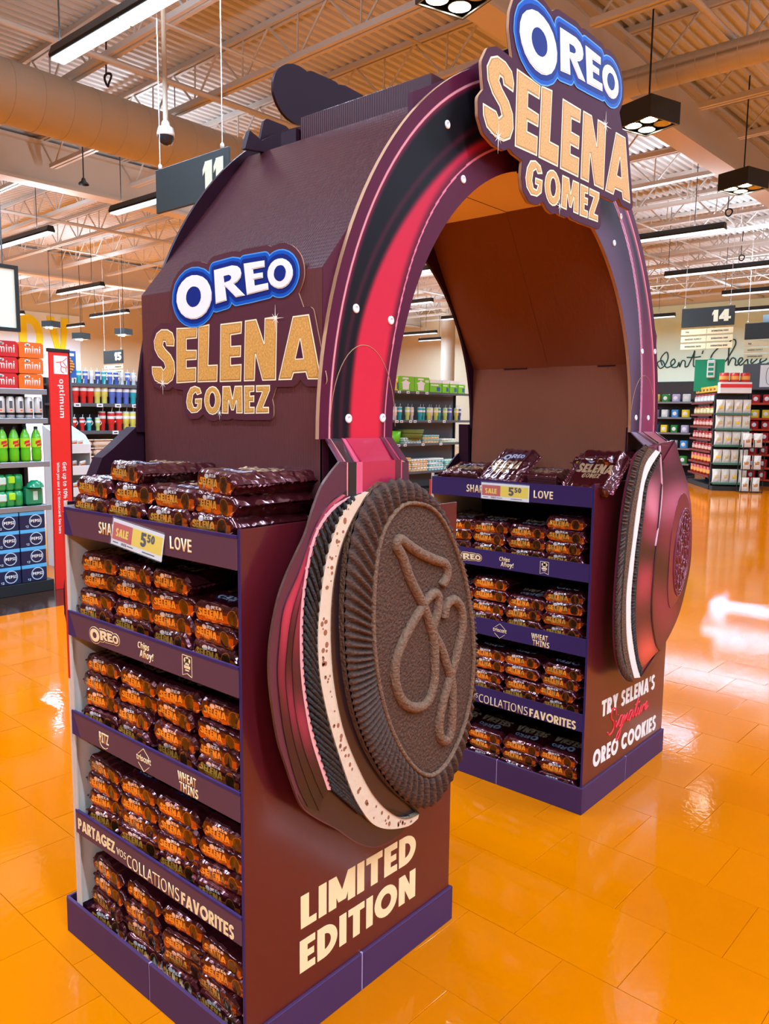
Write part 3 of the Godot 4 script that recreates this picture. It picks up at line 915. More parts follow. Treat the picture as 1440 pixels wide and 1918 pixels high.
func build_ceiling_things() -> void:
	# ducts
	var o := thing("air_duct", "wide beige round air duct crossing the upper left", "air duct")
	var st := begin(true)
	var path := PackedVector3Array()
	for k in 25: path.append(Vector3(-8 + k * 1.25, 6.0, -10.25))
	tube(st, path, 0.42, 28)
	put(done(st), "pipe", o, mats["duct_paint"])
	for k in 66:
		st = begin(true)
		var ring := PackedVector3Array()
		for q in 28: ring.append(Vector3(-7.6 + k * 0.42, 6.0 + 0.421 * cos(TAU * q / 28), -10.25 + 0.421 * sin(TAU * q / 28)))
		tube(st, ring, 0.006, 4, true)
		put(done(st), "seam_band", o, mats["duct_paint"])
	var o2 := thing("air_duct", "slim beige round air duct at the upper right behind the header sign", "air duct")
	st = begin(true)
	bar(st, Vector3(9.82, 6.18, -4.9), Vector3(9.82, 6.18, 6.0), 0.175, 24)
	put(done(st), "pipe", o2, mats["duct_paint"])
	for k in 40:
		st = begin(true)
		var ring := PackedVector3Array()
		for q in 24: ring.append(Vector3(9.82 + 0.176 * cos(TAU * q / 24), 6.18 + 0.176 * sin(TAU * q / 24), -4.8 + k * 0.26))
		tube(st, ring, 0.004, 4, true)
		put(done(st), "seam_band", o2, mats["duct_paint"])
	# aisle signs: face towards -x, along z
	aisle_sign(Vector3(3.554, 3.555, -5.68), 1.14, "11", "black hanging aisle sign numbered 11 beside the canopy's back edge", 1.5, 0)
	aisle_sign(Vector3(17.0, 3.62, -5.50), 1.14, "14", "black hanging aisle sign numbered 14 over cream category strips", 2.6, 3)
	aisle_sign(Vector3(20.6, 3.62, -5.22), 1.14, "15", "dark aisle sign cut by the right frame edge, cream strips below", 2.6, 3)
	aisle_sign(Vector3(12.5, 3.13, -22.4), 1.14, "15", "small distant aisle sign numbered 15 above the tumbler shelf", 2.6, 3)
	# security camera on a pole
	var c := thing("security_camera", "white dome security camera on a ceiling pole left of the arch", "camera", Vector3(4.39, 4.62, -6.72))
	st = begin()
	bar(st, Vector3(0, 0.22, 0), Vector3(0.0, 2.6, 0), 0.028, 10)
	put(done(st), "pole", c, mat("camera_beige", col(188, 168, 146), 0.5))
	st = begin(true)
	lathe(st, [Vector2(0.03, 0.27), Vector2(0.045, 0.25), Vector2(0.05, 0.21), Vector2(0.085, 0.19), Vector2(0.1, 0.13), Vector2(0.1, 0.1), Vector2(0.09, 0.1)], 20)
	put(done(st), "housing", c, mat("camera_white", col(222, 212, 200), 0.4))
	st = begin(true)
	lathe(st, [Vector2(0.09, 0.1), Vector2(0.085, 0.06), Vector2(0.06, 0.02), Vector2(0.03, 0.004), Vector2(0.0, 0.0)], 20)
	put(done(st), "dome", c, mat("camera_dome", col(30, 30, 32), 0.1))
	# white board at the left edge
	var b := thing("hanging_board", "white framed board hanging at the left frame edge above the soda", "board")
	st = begin()
	box(st, Vector3(1.2, 2.29, -5.42), Vector3(1.99, 2.77, -5.40))
	put(done(st), "panel", b, mat("board_white", col(232, 236, 214), 0.5))
	st = begin()
	for q in [[1.17, 2.26, 2.02, 2.29], [1.17, 2.77, 2.02, 2.8], [1.17, 2.29, 1.2, 2.77], [1.99, 2.29, 2.02, 2.77]]:
		box(st, Vector3(q[0], q[1], -5.43), Vector3(q[2], q[3], -5.39))
	put(done(st), "frame", b, mats["black_metal"])
	st = begin()
	for x in [1.3, 1.9]: bar(st, Vector3(x, 2.79, -5.41), Vector3(x, 7.22, -5.41), 0.006)
	put(done(st), "bracket", b, mats["shelf_grey"])
	# pendant detectors in the joists
	for q in [[Vector3(7.0, 5.9, -13.3), "small black bell pendant near the left strip lamps"], [Vector3(6.3, 6.5, -4.4), "small dark horn between joists left of the header sign"]]:
		var d := thing("ceiling_bell", q[1], "detector", q[0])
		st = begin(true)
		lathe(st, [Vector2(0.1, 0.0), Vector2(0.09, 0.03), Vector2(0.05, 0.06), Vector2(0.03, 0.12), Vector2(0.0, 0.13)], 14)
		put(done(st), "bell", d, mats["black_metal"])
		st = begin()
		bar(st, Vector3(0, 0.12, 0), Vector3(0, 7.22 - q[0].y, 0), 0.012)
		put(done(st), "stem", d, mats["black_cord"])
	# coiled cable and a hanging wire
	for q in [[Vector3(5.3, 6.3, -9.45), "coil of black cable hung above the wide duct"], [Vector3(18.7, 6.4, -5.17), "coil of black cable among the joists right of the header sign"], [Vector3(24.4, 6.4, -6.6), "coil of pale cable above the far strip lamps"]]:
		st = begin(true)
		var ring := PackedVector3Array()
		for k in 54: ring.append(q[0] + Vector3(0.015 * sin(k * 0.7), 0.075 * cos(TAU * k / 18.0), 0.07 * sin(TAU * k / 18.0)) * (1.0 + 0.1 * (k / 18)))
		ring.append(Vector3(q[0].x, 7.2, q[0].z))
		tube(st, ring, 0.012, 5)
		tag(put(done(st), "cable_coil", self, mats["black_cord"]), q[1], "cable", "cable coils in the joists")

func aisle_sign(at: Vector3, w: float, digits: String, label: String, wire: float, strips: int) -> void:
	var o := thing("aisle_sign", label, "sign", at)
	var st := begin()
	chamfer_box(st, Vector3(0, 0, 0), Vector3(0.03, 0.41, w), 0.004)
	put(done(st), "panel", o, mat("sign_black", col(44, 50, 48), 0.5))
	var face := Basis(Vector3(0, 0, 1), Vector3(0, 1, 0), Vector3(-1, 0, 0))
	put(block_text(digits, 0.25, 0.30 if digits == "11" else 0.40, 0.004, Transform3D(face, Vector3(-0.001, 0.09, w - (0.37 if digits == "11" else 0.47))), 0.3), "number", o, mat("sign_number", col(240, 240, 206), 0.5))
	for zz in [0.06, w - 0.1]:
		st = begin()
		bar(st, Vector3(0.015, 0.41, zz), Vector3(0.015, 7.22 - at.y, zz), 0.004)
		put(done(st), "wire", o, mats["wire"])
		st = begin(true)
		lathe(st, [Vector2(0.0, 0.0), Vector2(0.018, 0.01), Vector2(0.018, 0.04), Vector2(0.0, 0.06)], 8, Transform3D(Basis.IDENTITY, Vector3(0.015, 0.41, zz)))
		put(done(st), "hook", o, mats["wire"])
	var words := ["TEA", "INTERNATIONAL FOODS", "BAKING SUPPLY", "INTERNATIONAL CANDY", "INTERNATIONAL SNACKS", "INTERNATIONAL BEANS"]
	for k in strips:
		for h in 2:
			st = begin()
			var y := -0.17 - k * 0.16
			chamfer_box(st, Vector3(0.005, y, w * 0.5 * h + 0.005), Vector3(0.025, y + 0.125, w * 0.5 * (h + 1) - 0.005), 0.003)
			var s := put(done(st), "category_strip", o, mat("strip_cream", col(240, 232, 186), 0.6))
			put(text_mesh(words[k * 2 + h], 0.035, 0.0 if k == 0 and h == 0 else 0.36, 0.002, font_bold, Transform3D(face, Vector3(0.004, y + 0.045, w * 0.5 * h + 0.1))), "lettering", s, mats["ink_black"])

# ------------------------------------------------------------------ the cardboard arch
const TW := 0.82        # tower width along x
const TD := 0.79        # tower depth along -z
const TH := 1.344
const FAR_X := 1.727
const MID := 1.2735
const LIPS := [1.329, 1.027, 0.726, 0.416]
const CREAM := "ink_cream"

func arch_ring(l0: float, l1: float, n := 60) -> PackedVector2Array:
	var p := PackedVector2Array()
	for k in n + 1:
		var w := PI * k / n
		p.append(Vector2(MID + 1.03 * l0 * cos(w), 1.54 + 1.14 * l0 * sin(w)))
	for k in n + 1:
		var w := PI * (n - k) / n
		p.append(Vector2(MID + 1.03 * l1 * cos(w), 1.54 + 1.14 * l1 * sin(w)))
	return p

func lerp3(a: Color, b: Color, t: float) -> Color:
	return a.lerp(b, smoothstep(0.0, 1.0, clampf(t, 0.0, 1.0)))

# ink of the printed headband at the angle w (0 right foot, PI left foot) and the size l of its ellipse
func band_ink(w: float, l: float) -> Color:
	var deg := rad_to_deg(w)
	var up := sin(w)
	var plum := col(84, 26, 48)
	if l > 0.968: return plum
	if l > 0.963: return col(216, 140, 140)
	if deg > 75.0:
		var red0 := lerpf(0.893, 0.83, smoothstep(0.2, 0.85, up))
		var inner := lerpf(0.765, 0.80, smoothstep(0.2, 0.9, up))
		var ink := col(26, 22, 25)
		var streak := exp(-pow((l - (red0 + 0.035)) / 0.008, 2.0))
		ink = ink.lerp(col(72, 26, 38), 0.75 * streak)
		if l > 0.95: ink = ink.lerp(col(120, 30, 55), (l - 0.95) / 0.013)
		var red := col(182, 36, 62).lerp(col(206, 42, 58), 1.0 - up)
		var c := lerp3(red, ink, (l - red0 + 0.008) / 0.024)
		c = lerp3(col(84, 24, 40), c, (l - inner) / 0.03)
		if l < inner + 0.003: c = col(222, 122, 138)
		if l < inner - 0.002: c = col(82, 28, 48)
		return c
	var p0 := lerpf(0.818, 0.90, smoothstep(0.0, 0.9, up))
	if l < p0:
		var g := lerp3(col(92, 66, 84), col(60, 40, 56), (l - 0.735) / (p0 - 0.735))
		return g.lerp(col(104, 88, 104), 0.5 * exp(-pow((deg - 25.0) / 14.0, 2.0)))
	if l < p0 + 0.006: return col(226, 140, 160)
	var m := lerp3(col(120, 62, 84), col(136, 54, 80), (l - p0) / 0.08)
	var dk := exp(-pow((deg - 42.0) / 20.0, 2.0)) * smoothstep(p0 + 0.02, p0 + 0.05, l)
	m = m.lerp(col(42, 38, 46), 0.9 * dk)
	if l > 0.945: m = m.lerp(col(210, 76, 104), (l - 0.945) / 0.018)
	elif l < p0 + 0.016 and l > p0 + 0.010: m = col(214, 150, 170)
	return m

func build_display() -> void:
	for t in [["near", 0.0], ["far", FAR_X]]: tower(t[0], t[1])
	canopy()
	earcup_near()
	earcup_far()
	rear_earcups()
	header()
	wall_logo()
	price_tag(0.0, -0.405, 1.279, 0.9, "plastic price tag reading sale 5 50 hung askew on the near tower's top lip", 5.0)
	price_tag(FAR_X, -0.40, 1.285, 0.9, "plastic price tag reading sale 5 50 on the far tower's top lip", 0.0)

func lip_xf(x: float) -> Transform3D:
	return Transform3D(Basis(Vector3(0, 0, 1), Vector3(0, 1, 0), Vector3(-1, 0, 0)), Vector3(x, 0, 0))

func tower(which: String, x0: float) -> void:
	var label := "tall maroon cardboard display tower with cookie shelves, nearest the camera, reading limited edition" if which == "near" else "tall maroon cardboard display tower with cookie shelves, inside the arch's far end"
	var o := thing("display_tower", label, "display stand", Vector3(x0, 0, 0))
	var st := begin()
	# front and rear panels
	chamfer_box(st, Vector3(0, 0.10, -0.006), Vector3(TW, TH, 0.0), 0.001)
	var fr := put(done(st), "front_panel", o, mats["card_front"])
	st = begin()
	chamfer_box(st, Vector3(0, 0.10, -TD - 0.006), Vector3(TW, TH, -TD), 0.001)
	put(done(st), "rear_panel", o, mats["card_dark"])
	st = begin()
	box(st, Vector3(0.004, 0.11, -TD), Vector3(0.40, TH - 0.01, -TD + 0.003))
	box(st, Vector3(0.42, 0.11, -TD), Vector3(0.816, TH - 0.01, -TD + 0.003))
	put(done(st), "inner_lining", o, mats["card_beige"])
	st = begin()
	box(st, Vector3(0.004, 0.11, -0.009), Vector3(0.40, TH - 0.01, -0.006))
	box(st, Vector3(0.42, 0.11, -0.009), Vector3(0.816, TH - 0.01, -0.006))
	put(done(st), "inner_lining", o, mats["card_dark"])
	st = begin()
	box(st, Vector3(0.40, 0.1, -TD), Vector3(0.42, TH - 0.002, -0.006))
	put(done(st), "middle_wall", o, mats["card_dark"])
	# cut edges of the panels: violet in front, red over grey at the rear
	st = begin()
	box(st, Vector3(-0.0015, 0.10, -0.0075), Vector3(0.0, TH, 0.001))
	put(done(st), "edge_strip", o, mats["card_violet"])
	st = begin()
	box(st, Vector3(-0.002, 0.82, -TD - 0.012), Vector3(0.002, TH - 0.03, -TD - 0.002))
	put(done(st), "red_edge", o, mats["card_red"])
	st = begin()
	box(st, Vector3(-0.002, 0.10, -TD - 0.012), Vector3(0.002, 0.82, -TD - 0.002))
	box(st, Vector3(-0.001, 0.10, -TD - 0.002), Vector3(0.003, TH, -TD + 0.012))
	put(done(st), "beige_edge", o, mats["card_beige"])
	# base strip with a butt joint in every face
	for q in [[-0.008, -0.002, 0.405, 0.008], [0.409, -0.002, TW + 0.008, 0.008]]:
		st = begin()
		chamfer_box(st, Vector3(q[0], 0, q[1]), Vector3(q[2], 0.112, q[3]), 0.0015)
		put(done(st), "base_strip", o, mats["card_base"])
	for q in [[-0.012, -TD - 0.06, -0.002, -0.40], [-0.012, -0.397, -0.002, 0.008], [TW + 0.002, -TD - 0.06, TW + 0.012, 0.008]]:
		st = begin()
		chamfer_box(st, Vector3(q[0], 0, q[1]), Vector3(q[2], 0.112, q[3]), 0.0015)
		put(done(st), "base_strip", o, mats["card_base"])
	st = begin()
	chamfer_box(st, Vector3(-0.008, 0, -TD - 0.066), Vector3(TW + 0.008, 0.112, -TD - 0.056), 0.0015)
	put(done(st), "base_strip", o, mats["card_base"])
	st = begin()
	box(st, Vector3(0.4045, 0.001, -0.002), Vector3(0.4095, 0.1125, 0.0065))
	box(st, Vector3(-0.0105, 0.001, -0.4005), Vector3(-0.002, 0.1125, -0.3965))
	put(done(st), "base_joint", o, mat("joint_pale", col(170, 150, 176), 0.6))
	# trays: floor, lip with an open lid edge
	var y_floor := [TH - 0.035, 0.965, 0.664, 0.354, 0.06]
	var lipm: Material = mats["card_lip"] if which == "near" else mats["card_violet"]
	for k in 5:
		var y: float = y_floor[k]
		for side in 2:
			var xa := 0.0 if side == 0 else 0.42
			st = begin()
			box(st, Vector3(xa + 0.004, y - 0.006, -TD + 0.003), Vector3(xa + 0.398, y, -0.009))
			put(done(st), "shelf_tray", o, mats["card_dark"] if k < 4 else mats["card_beige"])
			if k == 4: continue
			var top: float = LIPS[k]
			var low := top - (0.078 if k == 0 else 0.072)
			st = begin()
			var xl := -0.004 if side == 0 else TW - 0.002
			chamfer_box(st, Vector3(xl, low, -TD + 0.004), Vector3(xl + 0.006, top, -0.008), 0.0012)
			var lip := put(done(st), "shelf_lip", o, lipm)
			st = begin()
			box(st, Vector3(xl - 0.0003, top - 0.006, -TD + 0.004), Vector3(xl + 0.0063, top + 0.0012, -0.008))
			if side == 0 and k < 3:
				prism(st, PackedVector2Array([Vector2(-TD + 0.004, low), Vector2(-TD + 0.004, top), Vector2(-TD + 0.008, top), Vector2(-TD + 0.05, low)]), 0.0042, 0.0046, lip_xf(0.0))
			put(done(st), "violet_edge", lip, mats["card_violet"])
			if side == 0: lip_print(o, k, low)
	# print on the front panel
	var front := Transform3D(Basis.IDENTITY, Vector3.ZERO)
	if which == "near":
		put(block_text("LIMITED", 0.089, 0.468, 0.0006, Transform3D(Basis(Vector3(1, -0.03, 0), Vector3.UP, Vector3.BACK), Vector3(0.180, 0.297, 0.0))), "lettering", o, mats["ink_cream"])
		put(block_text("EDITION", 0.089, 0.472, 0.0006, Transform3D(Basis(Vector3(1, -0.026, 0), Vector3.UP, Vector3.BACK), Vector3(0.176, 0.176, 0.0))), "lettering", o, mats["ink_cream"])
	else:
		put(block_text("TRY SELENA'S", 0.070, 0.555, 0.0006, Transform3D(Basis(Vector3(1, -0.038, 0), Vector3.UP, Vector3.BACK), Vector3(1.878 - x0, 0.364, 0.0))), "lettering", o, mats["ink_white"])
		put(block_text("OREO COOKIES", 0.072, 0.655, 0.0006, Transform3D(Basis(Vector3(1, -0.045, 0), Vector3.UP, Vector3.BACK), Vector3(1.817 - x0, 0.163, 0.0))), "lettering", o, mats["ink_white"])
		var sc := [[60, 90, 40, 130, 0, 130, 0, 90, 40, 60, 50, 20, 10, 0, -20, 20], [70, 60, 80, 20, 110, 60], [88, 84, 90, 88], [150, 70, 120, 70, 110, 30, 135, 20, 155, 70, 140, -30, 105, -50, 110, -20, 165, 20],
			[165, 20, 175, 70, 180, 30, 205, 70, 212, 30, 230, 30], [275, 70, 245, 72, 232, 40, 250, 22, 280, 70, 282, 30, 300, 40], [300, 40, 335, 130, 318, 50, 325, 26, 345, 40], [300, 90, 360, 100], [345, 40, 352, 72, 350, 36, 370, 30, 388, 74, 386, 34, 405, 44], [405, 44, 416, 74, 418, 60, 440, 70], [440, 40, 470, 60, 462, 80, 446, 60, 450, 34, 490, 50]]
		for line: Array in sc:
			var p := smooth_line(poly2(line), 4)
			var path := PackedVector3Array()
			for v in p: path.append(Vector3(1.955 - x0 + v.x * 0.82 + v.y * 0.18, 0.262 - v.x * 0.05 + v.y * 0.82, 0.0))
			st = begin(true)
			tube(st, path, 0.0042, 5, false, 1.0)
			put(done(st), "script_stroke", o, mats["ink_script"])
	fr.set_meta("label", "glossy maroon front panel")

func lip_print(o: Node, k: int, low: float) -> void:
	# face of the lip: x of the print runs along +z
	var xf := func(z: float, y: float) -> Transform3D: return Transform3D(Basis(Vector3(0, 0, 1), Vector3(0, 1, 0), Vector3(-1, 0, 0)), Vector3(-0.004, y, z))
	var c: Material = mats["ink_cream"]
	var d := 0.0006
	if k == 0:
		put(text_mesh("SHARE", 0.032, 0.104, d, font_bold, xf.call(-0.596, 1.273)), "lettering", o, c)
		put(text_mesh("the", 0.018, 0.030, d, font_regular, xf.call(-0.36, 1.275)), "lettering", o, c)
		put(text_mesh("LOVE", 0.031, 0.088, d, font_bold, xf.call(-0.264, 1.271)), "lettering", o, c)
	elif k == 1:
		# outlined round logo
		var polys := []
		for g in ["O", "R", "E", "o"]:
			var p := PackedVector2Array()
			for v in shape(g): p.append(v * 0.30)
			polys.append(p)
		var st := begin()
		for p in merged(polys, 0.006): prism(st, p, 0, d, xf.call(-0.595, 0.935))
		var lo := put(done(st), "logo", o, c)
		st = begin()
		for p in merged(polys, 0.0042): prism(st, p, d, d * 1.5, xf.call(-0.595, 0.935))
		put(done(st), "logo_ground", lo, mats["card_lip"])
		st = begin()
		for p: PackedVector2Array in polys: prism(st, p, d * 1.5, d * 2.5, xf.call(-0.595, 0.935))
		put(done(st), "logo_letters", lo, c)
		st = begin()
		for g in ["Oh", "oh", "Rh"]:
			var p := PackedVector2Array()
			for v in shape(g): p.append(v * 0.30)
			prism(st, p, d * 2.5, d * 3.0, xf.call(-0.595, 0.935))
		put(done(st), "logo_counters", lo, mats["card_lip"])
		put(text_mesh("Chips", 0.017, 0.052, d, font_bold, xf.call(-0.42, 0.991), 0.1), "lettering", o, c)
		put(text_mesh("Ahoy!", 0.019, 0.062, d, font_bold, xf.call(-0.412, 0.968), 0.1), "lettering", o, c)
		# pennant with a chef's hat
		st = begin()
		for q in [rect2(-0.020, -0.026, -0.0185, 0.027), rect2(0.0185, -0.026, 0.020, 0.027), rect2(-0.020, 0.0255, 0.020, 0.027), PackedVector2Array([Vector2(-0.02, -0.026), Vector2(0, -0.019), Vector2(0, -0.0175), Vector2(-0.02, -0.0245)]), PackedVector2Array([Vector2(0.02, -0.026), Vector2(0.02, -0.0245), Vector2(0, -0.0175), Vector2(0, -0.019)])]:
			prism(st, q, 0, d, xf.call(-0.203, 0.988))
		for q in [[-0.006, 0.014, 0.007], [0.006, 0.014, 0.007], [0.0, 0.017, 0.007]]: prism(st, ellipse(q[0], q[1], q[2], q[2], 12), 0, d, xf.call(-0.203, 0.988))
		for q in [rect2(-0.008, 0.003, 0.008, 0.012), rect2(-0.012, -0.006, 0.012, 0.001), rect2(-0.008, -0.012, 0.008, -0.009)]: prism(st, q, 0, d, xf.call(-0.203, 0.988))
		put(done(st), "badge", o, c)
	elif k == 2:
		put(text_mesh("RITZ", 0.030, 0.050, d, font_bold, xf.call(-0.632, 0.674)), "lettering", o, c)
		var st := begin()
		for j in 20:
			var a := PI * 1.1 + PI * 0.62 * j / 20.0
			var b := PI * 1.1 + PI * 0.62 * (j + 1) / 20.0
			prism(st, PackedVector2Array([Vector2(cos(a), sin(a)) * 0.029, Vector2(cos(b), sin(b)) * 0.029, Vector2(cos(b), sin(b)) * 0.0272, Vector2(cos(a), sin(a)) * 0.0272]), 0, d, xf.call(-0.606, 0.688))
		put(done(st), "logo_arc", o, c)
		put(text_mesh("triscuit", 0.016, 0.068, d, font_bold, xf.call(-0.441, 0.681)), "lettering", o, c)
		st = begin()
		for s in [[-1, 1], [1, 1], [-1, -1], [1, -1]]:
			var a := Vector2(0, 0.032 * s[1]); var b := Vector2(0.026 * s[0], 0.012 * s[1])
			var n := (b - a).orthogonal().normalized() * 0.0008
			prism(st, PackedVector2Array([a - n, b - n, b + n, a + n]), 0, d, xf.call(-0.407, 0.686))
		put(done(st), "logo_diamond", o, c)
		put(text_mesh("WHEAT", 0.024, 0.076, d, null, xf.call(-0.252, 0.698 - 0.014)), "lettering", o, c)
		put(text_mesh("THINS", 0.024, 0.078, d, null, xf.call(-0.246, 0.657)), "lettering", o, c)
	else:
		put(block_text("PARTAGEZ", 0.034, 0.205, d, xf.call(-0.773, 0.3605), 0.23), "lettering", o, c)
		put(text_mesh("VOS", 0.020, 0.048, d, font_regular, xf.call(-0.558, 0.3635)), "lettering", o, c)
		put(text_mesh("COLLATIONS", 0.036, 0.246, d, font_regular, xf.call(-0.504, 0.348)), "lettering", o, c)
		put(block_text("FAVORITES", 0.035, 0.214, d, xf.call(-0.249, 0.3475), 0.23), "lettering", o, c)

func canopy() -> void:
	var o := thing("arch_canopy", "maroon cardboard arch and roof printed as a shiny red headphone band", "arch")
	# front board and its printed band
	var st := begin()
	var n := 72
	for k in n:
		var w0 := PI * k / n; var w1 := PI * (k + 1) / n
		for q in [[-0.012, true], [0.0, false]]:
			var p := []
			for e in [[1.0, w0], [1.0, w1], [0.735, w1], [0.735, w0]]: p.append(Vector3(MID + 1.03 * e[0] * cos(e[1]), 1.54 + 1.14 * e[0] * sin(e[1]), q[0]))
			if q[1]: quad(st, p[3], p[2], p[1], p[0])
		for e in [1.0, 0.735]:
			var a := Vector3(MID + 1.03 * e * cos(w0), 1.54 + 1.14 * e * sin(w0), 0.0)
			var b := Vector3(MID + 1.03 * e * cos(w1), 1.54 + 1.14 * e * sin(w1), 0.0)
			var back := Vector3(0, 0, -0.012)
			if e == 1.0: quad(st, a + back, b + back, b, a)
			else: quad(st, b + back, a + back, a, b)
	put(done(st), "front_board", o, mats["card_edge"])
	var W := 512; var H := 128
	var img := Image.create(W, H, false, Image.FORMAT_RGB8)
	for x in W:
		for y in H: img.set_pixel(x, y, band_ink(PI * (x + 0.5) / W, 1.0 - 0.265 * (y + 0.5) / H))
	var bm := mat("band_print", Color.WHITE, 0.42, 0.0, 0.0)
	bm.albedo_texture = ImageTexture.create_from_image(img)
	bm.texture_repeat = false
	bm.metallic_specular = 0.2
	st = begin()
	for k in n:
		var p := []
		var uv := []
		for e in [[1.0, k], [1.0, k + 1], [0.735, k + 1], [0.735, k]]:
			var w: float = PI * e[1] / n
			p.append(Vector3(MID + 1.03 * e[0] * cos(w), 1.54 + 1.14 * e[0] * sin(w), 0.0004))
			uv.append(Vector2(float(e[1]) / n, (1.0 - e[0]) / 0.265))
		quad_uv(st, p, uv)
	put(done(st), "printed_band", o, bm)
	# small seams where sheets of the band meet
	st = begin(true)
	for s in [[0.40, 0.235, -1.0]]:
		pass
	for cx in [0.405, 2.142]:
		var path := PackedVector3Array()
		for q in ellipse(cx, 1.57, 0.123, 0.205, 24, 0.0, PI): path.append(Vector3(q.x, q.y, 0.0006))
		tube(st, path, 0.0012, 4)
	put(done(st), "seam_line", o, mats["card_edge"])
	# rivets in pairs across the band
	for q in [[0.346, 1.590], [0.476, 1.592], [0.371, 1.862], [0.505, 1.846], [0.735, 2.395], [0.815, 2.268], [2.105, 1.872], [2.235, 1.880], [2.075, 1.60], [2.20, 1.60], [1.845, 2.36], [1.80, 2.255]]:
		st = begin(true)
		lathe(st, [Vector2(0.0115, 0.0), Vector2(0.0115, 0.002), Vector2(0.009, 0.0035), Vector2(0.005, 0.0035), Vector2(0.0045, 0.0025), Vector2(0.0, 0.0025)], 16, Transform3D(Basis(Vector3(1, 0, 0), Vector3(0, 0, 1), Vector3(0, -1, 0)), Vector3(q[0], q[1], 0.0005)))
		put(done(st), "rivet", o, mats["rivet"])
	# rear board
	st = begin()
	prism(st, arch_ring(1.0, 0.735), -TD - 0.012, -TD)
	put(done(st), "rear_board", o, mats["card_dark"])
	st = begin()
	for s in [-1.0, 1.0]:
		var pf := PackedVector2Array([Vector2(MID + s * (MID - 0.268), 1.36), Vector2(MID + s * (MID - 0.268), 1.95), Vector2(MID + s * (MID - 0.68), 2.45)])
		for k in 13:
			var w := PI * (0.30 - 0.30 * k / 12.0)
			pf.append(Vector2(MID + s * 1.03 * 0.955 * cos(w), 1.54 + 1.14 * 0.955 * sin(w)))
		pf.append(Vector2(MID + s * 1.03 * 0.955, 1.36))
		st = begin()
		prism(st, pf, -0.0135, -0.0122)
		put(done(st), "filler_board", o, mats["card_plum"])
		st = begin()
		var xa: float = MID + s * (MID - 0.268); var xb: float = MID + s * (MID - 0.515)
		box(st, Vector3(minf(xa, xb), TH + 0.003, -0.02), Vector3(maxf(xa, xb), 1.56, -0.014))
		put(done(st), "foot_flap", o, mats["card_dark"])
	# taller backing behind the header
	st = begin()
	prism(st, PackedVector2Array([Vector2(0.60, 2.37), Vector2(0.60, 2.445), Vector2(0.764, 2.529), Vector2(0.909, 2.62), Vector2(1.05, 2.70), Vector2(1.5, 2.70), Vector2(1.64, 2.62), Vector2(1.78, 2.53), Vector2(1.94, 2.445), Vector2(1.94, 2.37), Vector2(1.7, 2.45), Vector2(0.85, 2.45)]), -0.03, -0.013)
	put(done(st), "backing_board", o, mats["ink_sign"])
	# walls, slopes and roof between the boards
	var prof := [Vector2(0.268, 1.36), Vector2(0.268, 1.95), Vector2(0.68, 2.45), Vector2(MID, 2.452)]
	var inside := [Vector2(0.512, 1.36), Vector2(0.512, 1.815), Vector2(0.886, 2.40), Vector2(MID, 2.401)]
	for s in 2:
		for k in 3:
			var a: Vector2 = prof[k]; var b: Vector2 = prof[k + 1]
			var nrm := (b - a).orthogonal().normalized() * 0.006
			if s == 1:
				a.x = 2.0 * MID - a.x; b.x = 2.0 * MID - b.x; nrm.x = -nrm.x
			if nrm.dot(Vector2(MID, 1.5) - a) < 0.0: nrm = -nrm
			var outer := begin()
			quad(outer, Vector3(a.x, a.y, -TD), Vector3(a.x, a.y, -0.0125), Vector3(b.x, b.y, -0.0125), Vector3(b.x, b.y, -TD))
			for z in [-TD, -0.0125]:
				quad(outer, Vector3(a.x, a.y, z), Vector3(b.x, b.y, z), Vector3(b.x + nrm.x, b.y + nrm.y, z), Vector3(a.x + nrm.x, a.y + nrm.y, z))
			var called: String = ["side_wall", "slope_panel", "roof_panel"][k]
			var wp := put(done(outer), called, o, mats["card_wall"] if k == 0 else mats["card_wall_dimmed"])
			# the inner shell follows the opening of the boards
			var ia: Vector2 = inside[k]; var ib: Vector2 = inside[k + 1]
			if s == 1:
				ia.x = 2.0 * MID - ia.x; ib.x = 2.0 * MID - ib.x
			for sheet in 2:
				var za := -TD if sheet == 0 else -TD * 0.5 + 0.002
				var zb := -TD * 0.5 + 0.002 if sheet == 0 else -0.0125
				var lift := Vector3(0, 0.002 * sheet, 0)
				var inner := begin()
				quad(inner, Vector3(ia.x, ia.y, za) + lift, Vector3(ib.x, ib.y, za) + lift, Vector3(ib.x, ib.y, zb) + lift, Vector3(ia.x, ia.y, zb) + lift)
				put(done(inner), "inner_face", wp, mats["card_inside"] if k < 2 else mats["card_roof_pale"])  # roof underside gets a paler tone than the inner walls
			if k == 0:
				var fold := begin()
				for q in [[-0.62, -0.50], [-0.16, -0.08]]:
					box(fold, Vector3(ib.x - 0.003, ib.y - 0.003, q[0]), Vector3(ib.x + 0.003, ib.y + 0.001, q[1]))
				put(done(fold), "fold_tab", wp, mats["card_dark"])
	# box lid on the roof
	st = begin()
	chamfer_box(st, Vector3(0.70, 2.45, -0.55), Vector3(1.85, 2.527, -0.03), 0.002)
	put(done(st), "roof_lid", o, mats["card_wall_dimmed"])
	st = begin()
	box(st, Vector3(0.69, 2.45, -0.63), Vector3(1.2, 2.495, -0.56))
	prism(st, PackedVector2Array([Vector2(0.60, 2.44), Vector2(0.62, 2.50), Vector2(0.74, 2.455)]), -0.72, -0.70)
	put(done(st), "roof_flap", o, mats["card_dark"])

# strips between two lines on a board, as a thin raised plate
func strip_plate(a: PackedVector2Array, b: PackedVector2Array, z0: float, z1: float, m: Material, called: String, parent: Node) -> MeshInstance3D:
	var p := smooth_line(a, 4)
	var q := smooth_line(b, 4)
	q.reverse()
	p.append_array(q)
	var st := begin()
	prism(st, p, z0, z1)
	return put(done(st), called, parent, m)

